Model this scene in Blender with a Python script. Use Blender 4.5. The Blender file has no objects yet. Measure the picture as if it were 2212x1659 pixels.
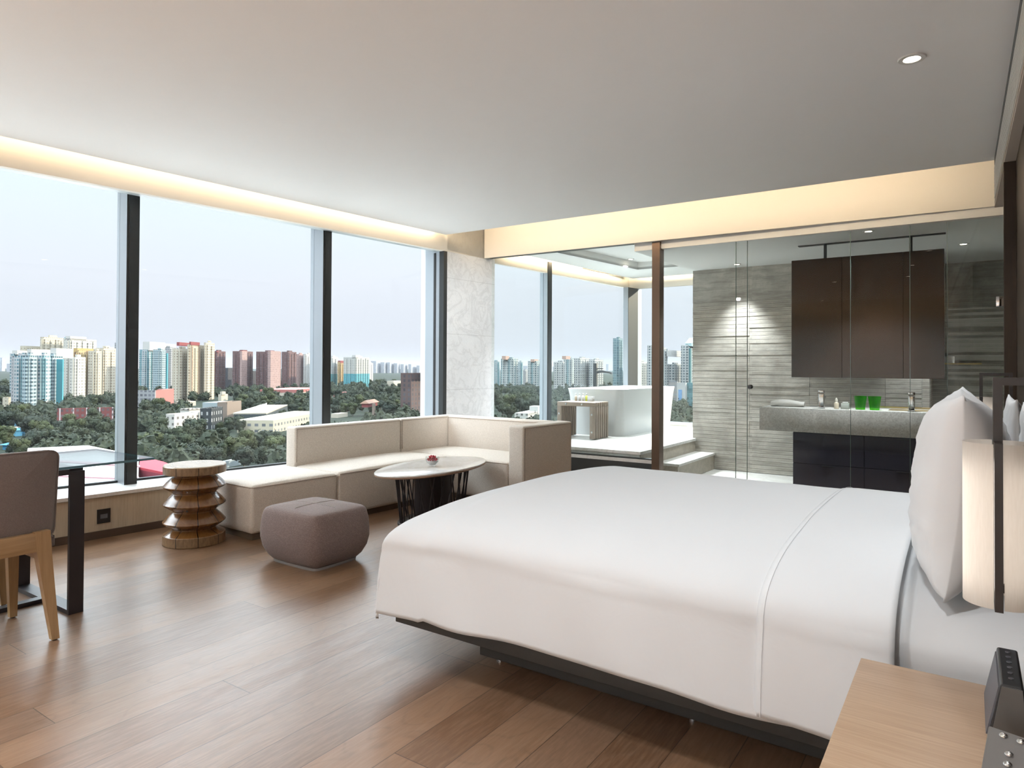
import bpy, bmesh, math, random
from mathutils import Vector, Matrix, noise
PI = math.pi
sc = bpy.context.scene
COL = sc.collection

# ------------------------------------------------------------------ camera
F_PX, CX, CY, EYE = 1450.0, 1106.0, 778.4, 1.22
cam = bpy.data.cameras.new('camera')
cam.sensor_fit = 'HORIZONTAL'
cam.sensor_width = 36.0
cam.lens = F_PX / 2212.0 * 36.0
cam.shift_y = -(1659 / 2.0 - CY) / 2212.0
cam.clip_start = 0.02
cam.clip_end = 20000.0
cam_ob = bpy.data.objects.new('camera', cam)
COL.objects.link(cam_ob)
yaw, pitch, roll = math.atan((2097 - CX) / F_PX), 0.0109, math.radians(0.277)
cam_ob.matrix_world = (Matrix.Translation((0, 0, EYE)) @ Matrix.Rotation(yaw, 4, 'Z')
                       @ Matrix.Rotation(PI / 2 + pitch, 4, 'X') @ Matrix.Rotation(roll, 4, 'Z'))
sc.camera = cam_ob

# ------------------------------------------------------------------ sky, sun, exposure
world = bpy.data.worlds.new('sky')
sc.world = world
world.use_nodes = True
wt = world.node_tree
wt.nodes.clear()
w_out = wt.nodes.new('ShaderNodeOutputWorld')
w_bg = wt.nodes.new('ShaderNodeBackground')
w_tc = wt.nodes.new('ShaderNodeTexCoord')
w_sep = wt.nodes.new('ShaderNodeSeparateXYZ')
w_ramp = wt.nodes.new('ShaderNodeValToRGB')
wt.links.new(w_tc.outputs['Generated'], w_sep.inputs[0])
wt.links.new(w_sep.outputs['Z'], w_ramp.inputs[0])
wt.links.new(w_ramp.outputs[0], w_bg.inputs[0])
wt.links.new(w_bg.outputs[0], w_out.inputs[0])
SKY = [(0.0, (0.76, 0.80, 0.89)), (0.03, (0.79, 0.83, 0.915)), (0.12, (0.88, 0.925, 1.01)), (0.27, (0.90, 1.04, 1.09)),
       (0.36, (4.2, 4.7, 5.1)), (0.5, (8.2, 9.1, 9.8)), (1.0, (8.8, 9.8, 10.6))]
els = w_ramp.color_ramp.elements
els[0].position, els[0].color = SKY[0][0], (*SKY[0][1], 1)
els[1].position, els[1].color = SKY[-1][0], (*SKY[-1][1], 1)
for p_, c_ in SKY[1:-1]:
    e_ = els.new(p_)
    e_.color = (*c_, 1)
w_bg.inputs[1].default_value = 1.0

sun = bpy.data.lights.new('sun', 'SUN')
sun.energy = 9.5
sun.color = (1.0, 0.86, 0.66)
sun.angle = math.radians(0.6)
sun_ob = bpy.data.objects.new('sun', sun)
COL.objects.link(sun_ob)
sun_ob.rotation_euler = Vector((0.66, 0.66, 0.36)).to_track_quat('Z', 'Y').to_euler()

sc.view_settings.view_transform = 'Standard'
sc.view_settings.look = 'None'
sc.view_settings.exposure = 0.0
sc.view_settings.gamma = 1.0
sc.view_settings.use_curve_mapping = False
cy = sc.cycles
cy.max_bounces = 6
cy.diffuse_bounces = 4
cy.glossy_bounces = 4
cy.transmission_bounces = 6
cy.transparent_max_bounces = 24
cy.caustics_reflective = False
cy.caustics_refractive = False
cy.sample_clamp_indirect = 4.0
cy.use_denoising = True

# ------------------------------------------------------------------ mesh helpers
class MB:
    def __init__(s):
        s.v, s.f, s.M = [], [], None
    def add(s, verts, faces):
        n = len(s.v)
        s.v += [tuple(s.M @ Vector(p)) if s.M else tuple(p) for p in verts]
        s.f += [tuple(i + n for i in fc) for fc in faces]
        return s
    def box(s, x0, x1, y0, y1, z0, z1):
        return s.add([(x0, y0, z0), (x1, y0, z0), (x1, y1, z0), (x0, y1, z0), (x0, y0, z1), (x1, y0, z1), (x1, y1, z1), (x0, y1, z1)],
                     [(0, 3, 2, 1), (4, 5, 6, 7), (0, 1, 5, 4), (1, 2, 6, 5), (2, 3, 7, 6), (3, 0, 4, 7)])
    def rbox(s, x0, x1, y0, y1, z0, z1, r, seg=3, crown=0.0):
        bm = bmesh.new()
        bmesh.ops.create_cube(bm, size=1.0)
        for v in bm.verts:
            v.co = Vector(((x0 + x1) / 2 + v.co.x * (x1 - x0), (y0 + y1) / 2 + v.co.y * (y1 - y0), (z0 + z1) / 2 + v.co.z * (z1 - z0)))
        if crown:
            bmesh.ops.subdivide_edges(bm, edges=bm.edges[:], cuts=7, use_grid_fill=True)
            es = [e for e in bm.edges if len(e.link_faces) == 2 and e.calc_face_angle(0) > 0.5]
        else:
            es = bm.edges[:]
        bmesh.ops.bevel(bm, geom=es, offset=r, segments=seg, profile=0.5, affect='EDGES')
        if crown:
            for v in bm.verts:
                if v.co.z > (z0 + z1) / 2:
                    u = (v.co.x - x0) / (x1 - x0) * 2 - 1
                    w = (v.co.y - y0) / (y1 - y0) * 2 - 1
                    v.co.z += crown * max(0, 1 - u ** 4) * max(0, 1 - w ** 4) * (v.co.z - (z0 + z1) / 2) / ((z1 - z0) / 2)
        bm.verts.index_update()
        s.add([v.co[:] for v in bm.verts], [tuple(v.index for v in f.verts) for f in bm.faces])
        bm.free()
        return s
    def prism(s, pts, z0, z1):
        n = len(pts)
        a = sum(pts[i][0] * pts[(i + 1) % n][1] - pts[(i + 1) % n][0] * pts[i][1] for i in range(n))
        if a < 0:
            pts = pts[::-1]
        return s.add([(p[0], p[1], z0) for p in pts] + [(p[0], p[1], z1) for p in pts],
                     [tuple(range(n))[::-1], tuple(range(n, 2 * n))] + [(i, (i + 1) % n, n + (i + 1) % n, n + i) for i in range(n)])
    def lathe(s, prof, c=(0, 0, 0), n=32, sx=1.0, sy=1.0):
        vs, fs = [], []
        for r, z in prof:
            for k in range(n):
                a = 2 * PI * k / n
                vs.append((c[0] + r * sx * math.cos(a), c[1] + r * sy * math.sin(a), c[2] + z))
        for i in range(len(prof) - 1):
            for k in range(n):
                fs.append((i * n + k, i * n + (k + 1) % n, (i + 1) * n + (k + 1) % n, (i + 1) * n + k))
        fs.append(tuple(range(n))[::-1])
        fs.append(tuple(range((len(prof) - 1) * n, len(prof) * n)))
        return s.add(vs, fs)
    def cyl(s, c, r, z0, z1, n=24):
        return s.lathe([(r, z0), (r, z1)], (c[0], c[1], 0), n)
    def tube(s, pts, r, n=10, caps=True):
        pts = [Vector(p) for p in pts]
        rs = r if isinstance(r, (list, tuple)) else [r] * len(pts)
        vs, fs = [], []
        up = Vector((0.12, 0.31, 0.94))
        for i, p in enumerate(pts):
            d = (pts[min(i + 1, len(pts) - 1)] - pts[max(i - 1, 0)]).normalized()
            a = d.cross(up)
            if a.length < 0.05:
                a = d.cross(Vector((1, 0, 0)))
            a.normalize()
            b = d.cross(a)
            for k in range(n):
                t = 2 * PI * k / n
                vs.append(tuple(p + rs[i] * (math.cos(t) * a + math.sin(t) * b)))
        for i in range(len(pts) - 1):
            for k in range(n):
                fs.append((i * n + k, (i + 1) * n + k, (i + 1) * n + (k + 1) % n, i * n + (k + 1) % n))
        if caps:
            fs.append(tuple(range(n)))
            fs.append(tuple(range((len(pts) - 1) * n, len(pts) * n))[::-1])
        return s.add(vs, fs)
    def bar(s, p, q, w, d, w2=None, d2=None):
        """a straight square bar from p to q (w across, d deep), tapering to w2 x d2"""
        w2, d2 = w2 or w, d2 or d
        vs = []
        for (c, a, b) in ((p, w, d), (q, w2, d2)):
            vs += [(c[0] - a / 2, c[1] - b / 2, c[2]), (c[0] + a / 2, c[1] - b / 2, c[2]), (c[0] + a / 2, c[1] + b / 2, c[2]), (c[0] - a / 2, c[1] + b / 2, c[2])]
        if q[2] < p[2]:
            vs = vs[4:] + vs[:4]
        return s.add(vs, [(0, 3, 2, 1), (4, 5, 6, 7), (0, 1, 5, 4), (1, 2, 6, 5), (2, 3, 7, 6), (3, 0, 4, 7)])
    def grid(s, P, close_u=False):
        nu, nv = len(P), len(P[0])
        vs = [p for row in P for p in row]
        fs = []
        for i in range(nu if close_u else nu - 1):
            for j in range(nv - 1):
                i2 = (i + 1) % nu
                fs.append((i * nv + j, i2 * nv + j, i2 * nv + j + 1, i * nv + j + 1))
        return s.add(vs, fs)
    def build(s, name, m, parent=None, smooth=None, local=False):
        me = bpy.data.meshes.new(name)
        vs = s.v
        if parent is not None and not local:
            inv = root_matrix(parent).inverted()
            vs = [tuple(inv @ Vector(p)) for p in vs]
        me.from_pydata(vs, [], s.f)
        me.validate()
        me.update()
        if m is not None:
            me.materials.append(m)
        if smooth is not None:
            bm = bmesh.new()
            bm.from_mesh(me)
            bmesh.ops.recalc_face_normals(bm, faces=bm.faces[:])
            for f in bm.faces:
                f.smooth = True
            for e in bm.edges:
                if len(e.link_faces) == 2 and e.calc_face_angle(0) > math.radians(smooth):
                    e.smooth = False
            bm.to_mesh(me)
            bm.free()
        o = bpy.data.objects.new(name, me)
        COL.objects.link(o)
        if parent is not None:
            o.parent = parent
        return o

def root_matrix(o):
    while o.parent is not None:
        o = o.parent
    return Matrix.Translation(o.location) @ Matrix.Rotation(o.rotation_euler[2], 4, 'Z')

def tag(o, label=None, cat=None, group=None, kind=None):
    if label: o['label'] = label
    if cat: o['category'] = cat
    if group: o['group'] = group
    if kind: o['kind'] = kind
    return o

def thing(name, label, cat, loc, rz=0.0, group=None):
    o = bpy.data.objects.new(name, None)
    o.empty_display_size = 0.05
    COL.objects.link(o)
    o.location = loc
    o.rotation_euler = (0, 0, rz)
    return tag(o, label, cat, group)

def struct(name, mb, m, smooth=None):
    return tag(mb.build(name, m, smooth=smooth), kind='structure')

def dup(root, loc, rz, label, group=None):
    r = root.copy()
    COL.objects.link(r)
    r.location, r.rotation_euler = loc, (0, 0, rz)
    r['label'] = label
    if group: r['group'] = group
    for ch in list(root.children):
        c = ch.copy()
        COL.objects.link(c)
        c.parent = r
        for g in ch.children:
            d = g.copy()
            COL.objects.link(d)
            d.parent = c
    return r

# ------------------------------------------------------------------ materials
class NT:
    def __init__(s, name):
        s.m = bpy.data.materials.new(name)
        s.m.use_nodes = True
        s.t = s.m.node_tree
        s.t.nodes.clear()
        s.out = s.n('ShaderNodeOutputMaterial')
    def n(s, typ, **kw):
        o = s.t.nodes.new(typ)
        for k, v in kw.items():
            setattr(o, k, v)
        return o
    def put(s, sock, v):
        if hasattr(v, 'is_output') or isinstance(v, bpy.types.NodeSocket):
            s.t.links.new(v, sock)
        elif isinstance(v, (tuple, list)) and len(v) == 3 and sock.type == 'RGBA':
            sock.default_value = (*v, 1)
        else:
            sock.default_value = v
    def math(s, op, a, b=0.0, c=0.0):
        o = s.n('ShaderNodeMath', operation=op)
        for i, v in enumerate((a, b, c)):
            s.put(o.inputs[i], v)
        return o.outputs[0]
    def mix(s, f, a, b, mode='MIX'):
        o = s.n('ShaderNodeMix', data_type='RGBA', blend_type=mode)
        s.put(o.inputs[0], f)
        s.put(o.inputs[6], a)
        s.put(o.inputs[7], b)
        return o.outputs[2]
    def coord(s, kind='Object'):
        return s.n('ShaderNodeTexCoord').outputs[kind]
    def xyz(s, v):
        o = s.n('ShaderNodeSeparateXYZ')
        s.put(o.inputs[0], v)
        return o.outputs
    def vec(s, x, y, z):
        o = s.n('ShaderNodeCombineXYZ')
        for i, v in enumerate((x, y, z)):
            s.put(o.inputs[i], v)
        return o.outputs[0]
    def noise(s, v, scale, detail=3.0, rough=0.55, dist=0.0):
        o = s.n('ShaderNodeTexNoise')
        s.put(o.inputs['Vector'], v)
        s.put(o.inputs['Scale'], scale)
        o.inputs['Detail'].default_value = detail
        o.inputs['Roughness'].default_value = rough
        o.inputs['Distortion'].default_value = dist
        return o.outputs['Fac']
    def white(s, v, dim='3D'):
        o = s.n('ShaderNodeTexWhiteNoise', noise_dimensions=dim)
        s.put(o.inputs['W' if dim == '1D' else 'Vector'], v)
        return o.outputs['Value']
    def ramp(s, f, stops):
        o = s.n('ShaderNodeValToRGB')
        s.put(o.inputs[0], f)
        e = o.color_ramp.elements
        e[0].position, e[0].color = stops[0][0], (*stops[0][1], 1)
        e[1].position, e[1].color = stops[-1][0], (*stops[-1][1], 1)
        for p, c in stops[1:-1]:
            e.new(p).color = (*c, 1)
        return o.outputs[0]
    def mrange(s, f, a, b, c=0.0, d=1.0):
        o = s.n('ShaderNodeMapRange')
        for i, v in enumerate((f, a, b, c, d)):
            s.put(o.inputs[i], v)
        return o.outputs[0]
    def scale(s, v, k):
        o = s.n('ShaderNodeMapping')
        s.put(o.inputs['Vector'], v)
        o.inputs['Scale'].default_value = k
        return o.outputs[0]
    def bump(s, h, strength=0.2, dist=0.01):
        o = s.n('ShaderNodeBump')
        s.put(o.inputs['Height'], h)
        o.inputs['Strength'].default_value = strength
        o.inputs['Distance'].default_value = dist
        return o.outputs[0]
    def bsdf(s, col, rough=0.5, metal=0.0, spec=0.5, normal=None, coat=0.0, sheen=0.0, **kw):
        o = s.n('ShaderNodeBsdfPrincipled')
        s.put(o.inputs['Base Color'], col)
        s.put(o.inputs['Roughness'], rough)
        s.put(o.inputs['Metallic'], metal)
        s.put(o.inputs['Specular IOR Level'], spec)
        o.inputs['Coat Weight'].default_value = coat
        o.inputs['Coat Roughness'].default_value = 0.08
        o.inputs['Sheen Weight'].default_value = sheen
        for k, v in kw.items():
            s.put(o.inputs[k.replace('_', ' ')], v)
        if normal is not None:
            s.put(o.inputs['Normal'], normal)
        s.t.links.new(o.outputs[0], s.out.inputs[0])
        return s.m

MATS = {}
def plain(name, col, rough=0.5, metal=0.0, spec=0.5, var=0.08, scale=6.0, bump=0.0, bscale=80.0, **kw):
    if name in MATS: return MATS[name]
    t = NT(name)
    v = t.coord()
    f = t.noise(v, scale, 4)
    c = t.mix(f, tuple(x * (1 - var) for x in col), tuple(min(1, x * (1 + var)) for x in col))
    nrm = t.bump(t.noise(v, bscale, 2), bump) if bump else None
    MATS[name] = t.bsdf(c, rough, metal, spec, nrm, **kw)
    return MATS[name]

def emitter(name, col, strength):
    t = NT(name)
    e = t.n('ShaderNodeEmission')
    t.put(e.inputs[0], col)
    e.inputs[1].default_value = strength
    t.t.links.new(e.outputs[0], t.out.inputs[0])
    return t.m

def clear_glass(name, tint, f0=0.04, frost=None):
    """thin architectural glass: passes light straight through, mirrors more towards grazing angles"""
    t = NT(name)
    tr = t.n('ShaderNodeBsdfTransparent')
    t.put(tr.inputs[0], tint)
    gl = t.n('ShaderNodeBsdfGlossy')
    gl.inputs['Roughness'].default_value = 0.0
    lw = t.n('ShaderNodeLayerWeight')
    lw.inputs[0].default_value = 0.5
    fac = t.math('MULTIPLY_ADD', t.math('POWER', lw.outputs['Facing'], 4.0), 0.9 - f0, f0)
    mx = t.n('ShaderNodeMixShader')
    t.put(mx.inputs[0], fac)
    t.t.links.new(tr.outputs[0], mx.inputs[1])
    t.t.links.new(gl.outputs[0], mx.inputs[2])
    last = mx.outputs[0]
    if frost:
        mask = frost(t)
        df = t.n('ShaderNodeBsdfTranslucent')
        t.put(df.inputs[0], (0.8, 0.85, 0.82))
        d2 = t.n('ShaderNodeBsdfDiffuse')
        t.put(d2.inputs[0], (0.7, 0.75, 0.72))
        m1 = t.n('ShaderNodeMixShader')
        t.t.links.new(df.outputs[0], m1.inputs[1])
        t.t.links.new(d2.outputs[0], m1.inputs[2])
        m2 = t.n('ShaderNodeMixShader')
        t.put(m2.inputs[0], mask)
        t.t.links.new(last, m2.inputs[1])
        t.t.links.new(m1.outputs[0], m2.inputs[2])
        last = m2.outputs[0]
    t.t.links.new(last, t.out.inputs[0])
    return t.m
def oak_floor():
    t = NT('oak planks')
    x, y, z = t.xyz(t.coord())
    u = t.math('DIVIDE', t.math('ADD', x, 0.613), 0.179)
    idx = t.math('FLOOR', u)
    h = t.white(t.vec(idx, 3.7, 0.0))
    yy = t.math('DIVIDE', t.math('ADD', y, t.math('MULTIPLY', h, 7.0)), 1.86)
    jdx = t.math('FLOOR', yy)
    tone = t.white(t.vec(idx, jdx, 1.3))
    tone2 = t.white(t.vec(idx, jdx, 8.9))
    off = t.math('MULTIPLY', tone, 37.0)
    gv = t.vec(t.math('ADD', t.math('MULTIPLY', x, 1.0), off), t.math('MULTIPLY', y, 0.10), off)
    wob = t.noise(t.vec(t.math('ADD', x, off), t.math('MULTIPLY', y, 0.55), off), 4.0, 2)
    rings = t.math('FRACT', t.math('MULTIPLY', wob, 9.0))
    rings = t.math('ABSOLUTE', t.math('SUBTRACT', rings, 0.5))
    grain = t.noise(gv, 95.0, 4, 0.6)
    broad = t.noise(gv, 14.0, 3, 0.6)
    base = t.ramp(tone, [(0, (0.125, 0.064, 0.034)), (0.3, (0.195, 0.106, 0.057)), (0.65, (0.245, 0.144, 0.086)), (1, (0.130, 0.077, 0.050))])
    base = t.mix(t.mrange(tone2, 0.8, 1.0, 0.0, 0.45), base, (0.23, 0.15, 0.10))
    c = t.mix(t.mrange(broad, 0.35, 0.7), t.mix(0.48, base, (0.14, 0.075, 0.04)), base)
    c = t.mix(t.mrange(rings, 0.0, 0.14, 0.42, 0.0), c, (0.13, 0.075, 0.045))
    c = t.mix(t.mrange(grain, 0.42, 0.68, 0.0, 0.35), c, (0.29, 0.19, 0.125))
    gap = t.math('MAXIMUM', t.math('LESS_THAN', t.math('MULTIPLY', t.math('FRACT', u), 0.179), 0.0026),
                 t.math('LESS_THAN', t.math('MULTIPLY', t.math('FRACT', yy), 1.86), 0.0028))
    c = t.mix(t.math('MULTIPLY', gap, 0.85), c, (0.035, 0.02, 0.012))
    hgt = t.math('SUBTRACT', t.math('MULTIPLY', grain, 0.25), gap)
    return t.bsdf(c, t.mrange(broad, 0.2, 0.8, 0.27, 0.38), 0.0, 0.48, t.bump(hgt, 0.12, 0.002))

def veneer(name, c1, c2, axis, scale=60.0, rough=0.4, along=0.06, coat=0.0, spec=0.5):
    """straight grained wood: long streaks along one axis"""
    t = NT(name)
    v = t.coord()
    k = [1.0, 1.0, 1.0]
    k[axis] = along
    g = t.noise(t.scale(v, k), scale, 4, 0.65)
    b = t.noise(t.scale(v, k), scale / 8, 2)
    f = t.math('ADD', t.math('MULTIPLY', t.mrange(g, 0.3, 0.7), 0.65), t.math('MULTIPLY', t.mrange(b, 0.3, 0.7), 0.35))
    return t.bsdf(t.mix(f, c1, c2), rough, 0.0, spec, t.bump(g, 0.08, 0.002), coat=coat)

def fabric(name, c1, c2, cell=260.0, rough=0.9, sheen=0.15, bump=0.25):
    t = NT(name)
    v = t.coord()
    ck = t.n('ShaderNodeTexVoronoi')
    t.put(ck.inputs['Vector'], v)
    ck.inputs['Scale'].default_value = cell
    n1 = t.noise(v, cell * 0.55, 2)
    f = t.math('MULTIPLY', t.mrange(ck.outputs['Distance'], 0.1, 0.65), t.mrange(n1, 0.25, 0.75, 0.55, 1.15))
    return t.bsdf(t.mix(f, c2, c1), rough, 0.0, 0.25, t.bump(ck.outputs['Distance'], bump, 0.004), sheen=sheen)

def linen(name, col):
    t = NT(name)
    v = t.coord()
    f = t.noise(v, 2.2, 4, 0.6, 0.6)
    f2 = t.noise(t.scale(v, (1.0, 0.35, 1.0)), 7.0, 3, 0.6, 0.8)
    h = t.math('ADD', f, t.math('MULTIPLY', f2, 0.35))
    return t.bsdf(col, 0.85, 0.0, 0.2, t.bump(h, 0.10, 0.05), sheen=0.1)

def stone(name, c1, c2, c3, scale=3.0, rough=0.45, joint=None, speck=0.4, spec=0.4):
    t = NT(name)
    v = t.coord()
    big = t.noise(v, scale, 6, 0.62, 0.7)
    vein = t.noise(v, scale * 2.3, 5, 0.6, 1.6)
    sp = t.noise(v, 75.0, 3, 0.7)
    c = t.mix(t.mrange(big, 0.32, 0.68), c1, c2)
    c = t.mix(t.mrange(t.math('ABSOLUTE', t.math('SUBTRACT', vein, 0.5)), 0.0, 0.06, 0.45, 0.0), c, c3)
    c = t.mix(t.mrange(sp, 0.52, 0.70, 0.0, speck), c, c3)
    h = sp
    if joint:
        z = t.xyz(v)[2]
        j = t.math('LESS_THAN', t.math('MULTIPLY', t.math('FRACT', t.math('DIVIDE', t.math('ADD', z, joint[1]), joint[0])), joint[0]), 0.003)
        c = t.mix(t.math('MULTIPLY', j, 0.5), c, (0.25, 0.25, 0.25))
    return t.bsdf(c, rough, 0.0, spec, t.bump(h, 0.06, 0.003))

M = {}
M['floor'] = oak_floor()
M['white_paint'] = plain('white plaster', (0.91, 0.91, 0.905), 0.75, spec=0.25, var=0.01)
M['grey_wall'] = plain('grey wall paint', (0.55, 0.55, 0.54), 0.8, spec=0.2, var=0.02)
M['cream_paint'] = plain('cream plaster', (0.86, 0.82, 0.74), 0.7, spec=0.25, var=0.01)
M['bath_paint'] = plain('bathroom ceiling paint', (0.86, 0.86, 0.84), 0.7, spec=0.25, var=0.01)
M['taupe_paint'] = plain('taupe paint', (0.45, 0.39, 0.33), 0.6, var=0.02)
M['panel'] = veneer('pale grained panel', (0.40, 0.33, 0.24), (0.56, 0.48, 0.37), 2, 110.0, 0.55)
M['bronze_wood'] = veneer('dark bronze veneer', (0.022, 0.013, 0.008), (0.040, 0.024, 0.013), 2, 70.0, 0.5, spec=0.2)
M['skirting'] = plain('dark skirting', (0.07, 0.045, 0.030), 0.45)
M['soffit'] = plain('pale soffit metal', (0.62, 0.68, 0.70), 0.3, 0.2, var=0.03)
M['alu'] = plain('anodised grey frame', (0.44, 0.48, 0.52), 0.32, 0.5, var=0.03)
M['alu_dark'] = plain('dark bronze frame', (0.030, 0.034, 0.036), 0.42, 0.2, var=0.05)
M['track_grey'] = plain('grey glass track', (0.10, 0.10, 0.09), 0.5, var=0.03)
M['rubber'] = plain('black gasket', (0.012, 0.012, 0.013), 0.6)
M['sill'] = stone('pale sill stone', (0.72, 0.71, 0.69), (0.82, 0.81, 0.79), (0.60, 0.58, 0.56), 3.0, 0.25, speck=0.15)
M['pier'] = stone('grey travertine pier', (0.78, 0.80, 0.82), (0.91, 0.92, 0.93), (0.62, 0.63, 0.64), 1.6, 0.5, (0.62, 0.27), 0.45)
def rib_stone():
    t = NT('ribbed grey limestone')
    v = t.coord()
    x, y, z = t.xyz(v)
    col = t.math('FLOOR', t.math('DIVIDE', x, 0.71))
    big = t.noise(v, 2.2, 5, 0.62, 0.8)
    streak = t.noise(t.vec(t.math('MULTIPLY', x, 1.5), t.math('MULTIPLY', col, 3.0), t.math('MULTIPLY', z, 14.0)), 1.6, 4, 0.7)
    sp = t.noise(v, 60.0, 3, 0.7)
    row = t.math('FLOOR', t.math('DIVIDE', z, 0.046))
    tone = t.white(t.vec(row, col, 2.0))
    c = t.mix(t.mrange(big, 0.3, 0.7), (0.31, 0.29, 0.26), (0.60, 0.575, 0.52))
    c = t.mix(t.mrange(streak, 0.46, 0.70, 0.0, 0.70), c, (0.19, 0.175, 0.15))
    c = t.mix(t.math('MULTIPLY', t.mrange(tone, 0.6, 1.0), 0.25), c, (0.30, 0.285, 0.25))
    c = t.mix(t.mrange(sp, 0.52, 0.7, 0.0, 0.4), c, (0.30, 0.28, 0.24))
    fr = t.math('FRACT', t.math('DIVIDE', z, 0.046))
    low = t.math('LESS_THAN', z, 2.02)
    c = t.mix(t.math('MULTIPLY', t.math('MULTIPLY', t.math('LESS_THAN', fr, 0.10), low), 0.6), c, (0.18, 0.165, 0.14))  # groove shade painted as dark lines at the foot of each course
    c = t.mix(t.math('MULTIPLY', t.math('MULTIPLY', t.math('GREATER_THAN', fr, 0.86), low), 0.4), c, (0.78, 0.75, 0.68))  # lit upper course edges painted as pale lines
    return t.bsdf(c, 0.65, 0.0, 0.35, t.bump(sp, 0.15, 0.004))
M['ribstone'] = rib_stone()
M['slabstone'] = stone('mottled grey limestone', (0.58, 0.58, 0.55), (0.72, 0.715, 0.69), (0.38, 0.37, 0.35), 6.0, 0.5, None, 0.7)
M['marble'] = stone('white marble', (0.78, 0.78, 0.76), (0.86, 0.86, 0.85), (0.62, 0.61, 0.58), 1.6, 0.16, None, 0.05, 0.5)
M['bathfloor'] = stone('pale bathroom marble', (0.66, 0.66, 0.63), (0.80, 0.80, 0.78), (0.52, 0.50, 0.46), 1.6, 0.3, None, 0.12)
M['riser'] = stone('taupe step stone', (0.36, 0.32, 0.26), (0.50, 0.46, 0.39), (0.26, 0.23, 0.19), 2.4, 0.45, None, 0.3)
M['bronze_metal'] = plain('brushed bronze', (0.13, 0.085, 0.06), 0.35, 0.8, var=0.1)
M['chrome'] = plain('polished chrome', (0.75, 0.76, 0.77), 0.08, 1.0, var=0.02)
M['steel_black'] = plain('black powder coated steel', (0.020, 0.015, 0.016), 0.42, 0.1)
M['lacquer'] = plain('brown bronze lacquer', (0.034, 0.018, 0.011), 0.09, 0.0, 0.35, 0.04)
M['navy_gloss'] = plain('dark blue black gloss', (0.050, 0.048, 0.064), 0.07, 0.0, 0.5, 0.02)
M['linen_white'] = linen('white cotton duvet', (0.80, 0.828, 0.855))
M['linen_sheet'] = linen('white cotton sheet', (0.80, 0.815, 0.83))
M['pillow'] = linen('white pillowcase', (0.81, 0.825, 0.84))
M['bed_dark'] = plain('charcoal bed base', (0.028, 0.024, 0.020), 0.6)
M['sofa'] = fabric('oatmeal sofa weave', (0.79, 0.72, 0.64), (0.59, 0.52, 0.45), 210.0)
M['piping'] = plain('sofa piping', (0.42, 0.34, 0.28), 0.9)
M['sofa_base'] = plain('sofa plinth', (0.13, 0.095, 0.065), 0.5)
M['pouf'] = fabric('taupe pouf weave', (0.235, 0.175, 0.158), (0.125, 0.088, 0.080), 240.0)
M['pouf_seam'] = plain('pouf seam thread', (0.42, 0.36, 0.33), 0.9)
M['chair_cloth'] = fabric('grey brown chair cloth', (0.200, 0.160, 0.145), (0.135, 0.108, 0.098), 420.0, bump=0.1)
M['ash'] = veneer('golden ash wood', (0.25, 0.145, 0.065), (0.39, 0.245, 0.125), 2, 55.0, 0.42)
M['ash_x'] = veneer('golden ash rail', (0.25, 0.145, 0.065), (0.39, 0.245, 0.125), 1, 55.0, 0.42)
M['night_oak'] = veneer('pale oak veneer top', (0.36, 0.235, 0.145), (0.53, 0.375, 0.255), 0, 150.0, 0.38, 0.035)
M['desk_glass'] = clear_glass('dark edged desk glass', (0.80, 0.88, 0.88), 0.16)
M['desk_edge'] = plain('blue green glass edge', (0.06, 0.14, 0.17), 0.1)
M['window_glass'] = clear_glass('window glass', (0.985, 0.995, 0.995), 0.018)
M['partition_glass'] = clear_glass('partition glass', (0.965, 0.985, 0.98), 0.010)
M['glass_edge'] = plain('green glass edge', (0.16, 0.22, 0.20), 0.2)
M['brass_lit'] = plain('brass strip', (0.55, 0.42, 0.2), 0.3, 0.8)
M['towel'] = fabric('white terry towel', (0.82, 0.81, 0.78), (0.66, 0.65, 0.62), 300.0)
M['teak'] = veneer('weathered teak slat', (0.20, 0.155, 0.125), (0.36, 0.30, 0.25), 2, 70.0, 0.55)
M['teak_x'] = veneer('weathered teak plank', (0.27, 0.21, 0.165), (0.42, 0.345, 0.28), 0, 70.0, 0.5)
M['tub'] = plain('white acrylic', (0.84, 0.86, 0.87), 0.12, 0.0, 0.5, 0.01)
M['plastic_black'] = plain('black plastic', (0.012, 0.012, 0.014), 0.3)
M['grille'] = plain('graphite speaker grille', (0.16, 0.16, 0.18), 0.45, 0.6, bump=0.3, bscale=900.0)
M['gunmetal'] = plain('gunmetal plate', (0.15, 0.14, 0.13), 0.5, 0.3)
def shade_mat():
    t = NT('lamp shade fabric')
    v = t.coord()
    g = t.noise(t.scale(v, (1.0, 1.0, 0.1)), 300.0, 2)
    c = t.mix(g, (0.80, 0.76, 0.70), (0.90, 0.87, 0.82))
    d = t.n('ShaderNodeBsdfDiffuse')
    t.put(d.inputs[0], c)
    l = t.n('ShaderNodeBsdfTranslucent')
    t.put(l.inputs[0], c)
    mx = t.n('ShaderNodeMixShader')
    mx.inputs[0].default_value = 0.5
    t.t.links.new(d.outputs[0], mx.inputs[1])
    t.t.links.new(l.outputs[0], mx.inputs[2])
    t.t.links.new(mx.outputs[0], t.out.inputs[0])
    return t.m
M['shade'] = shade_mat()
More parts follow.
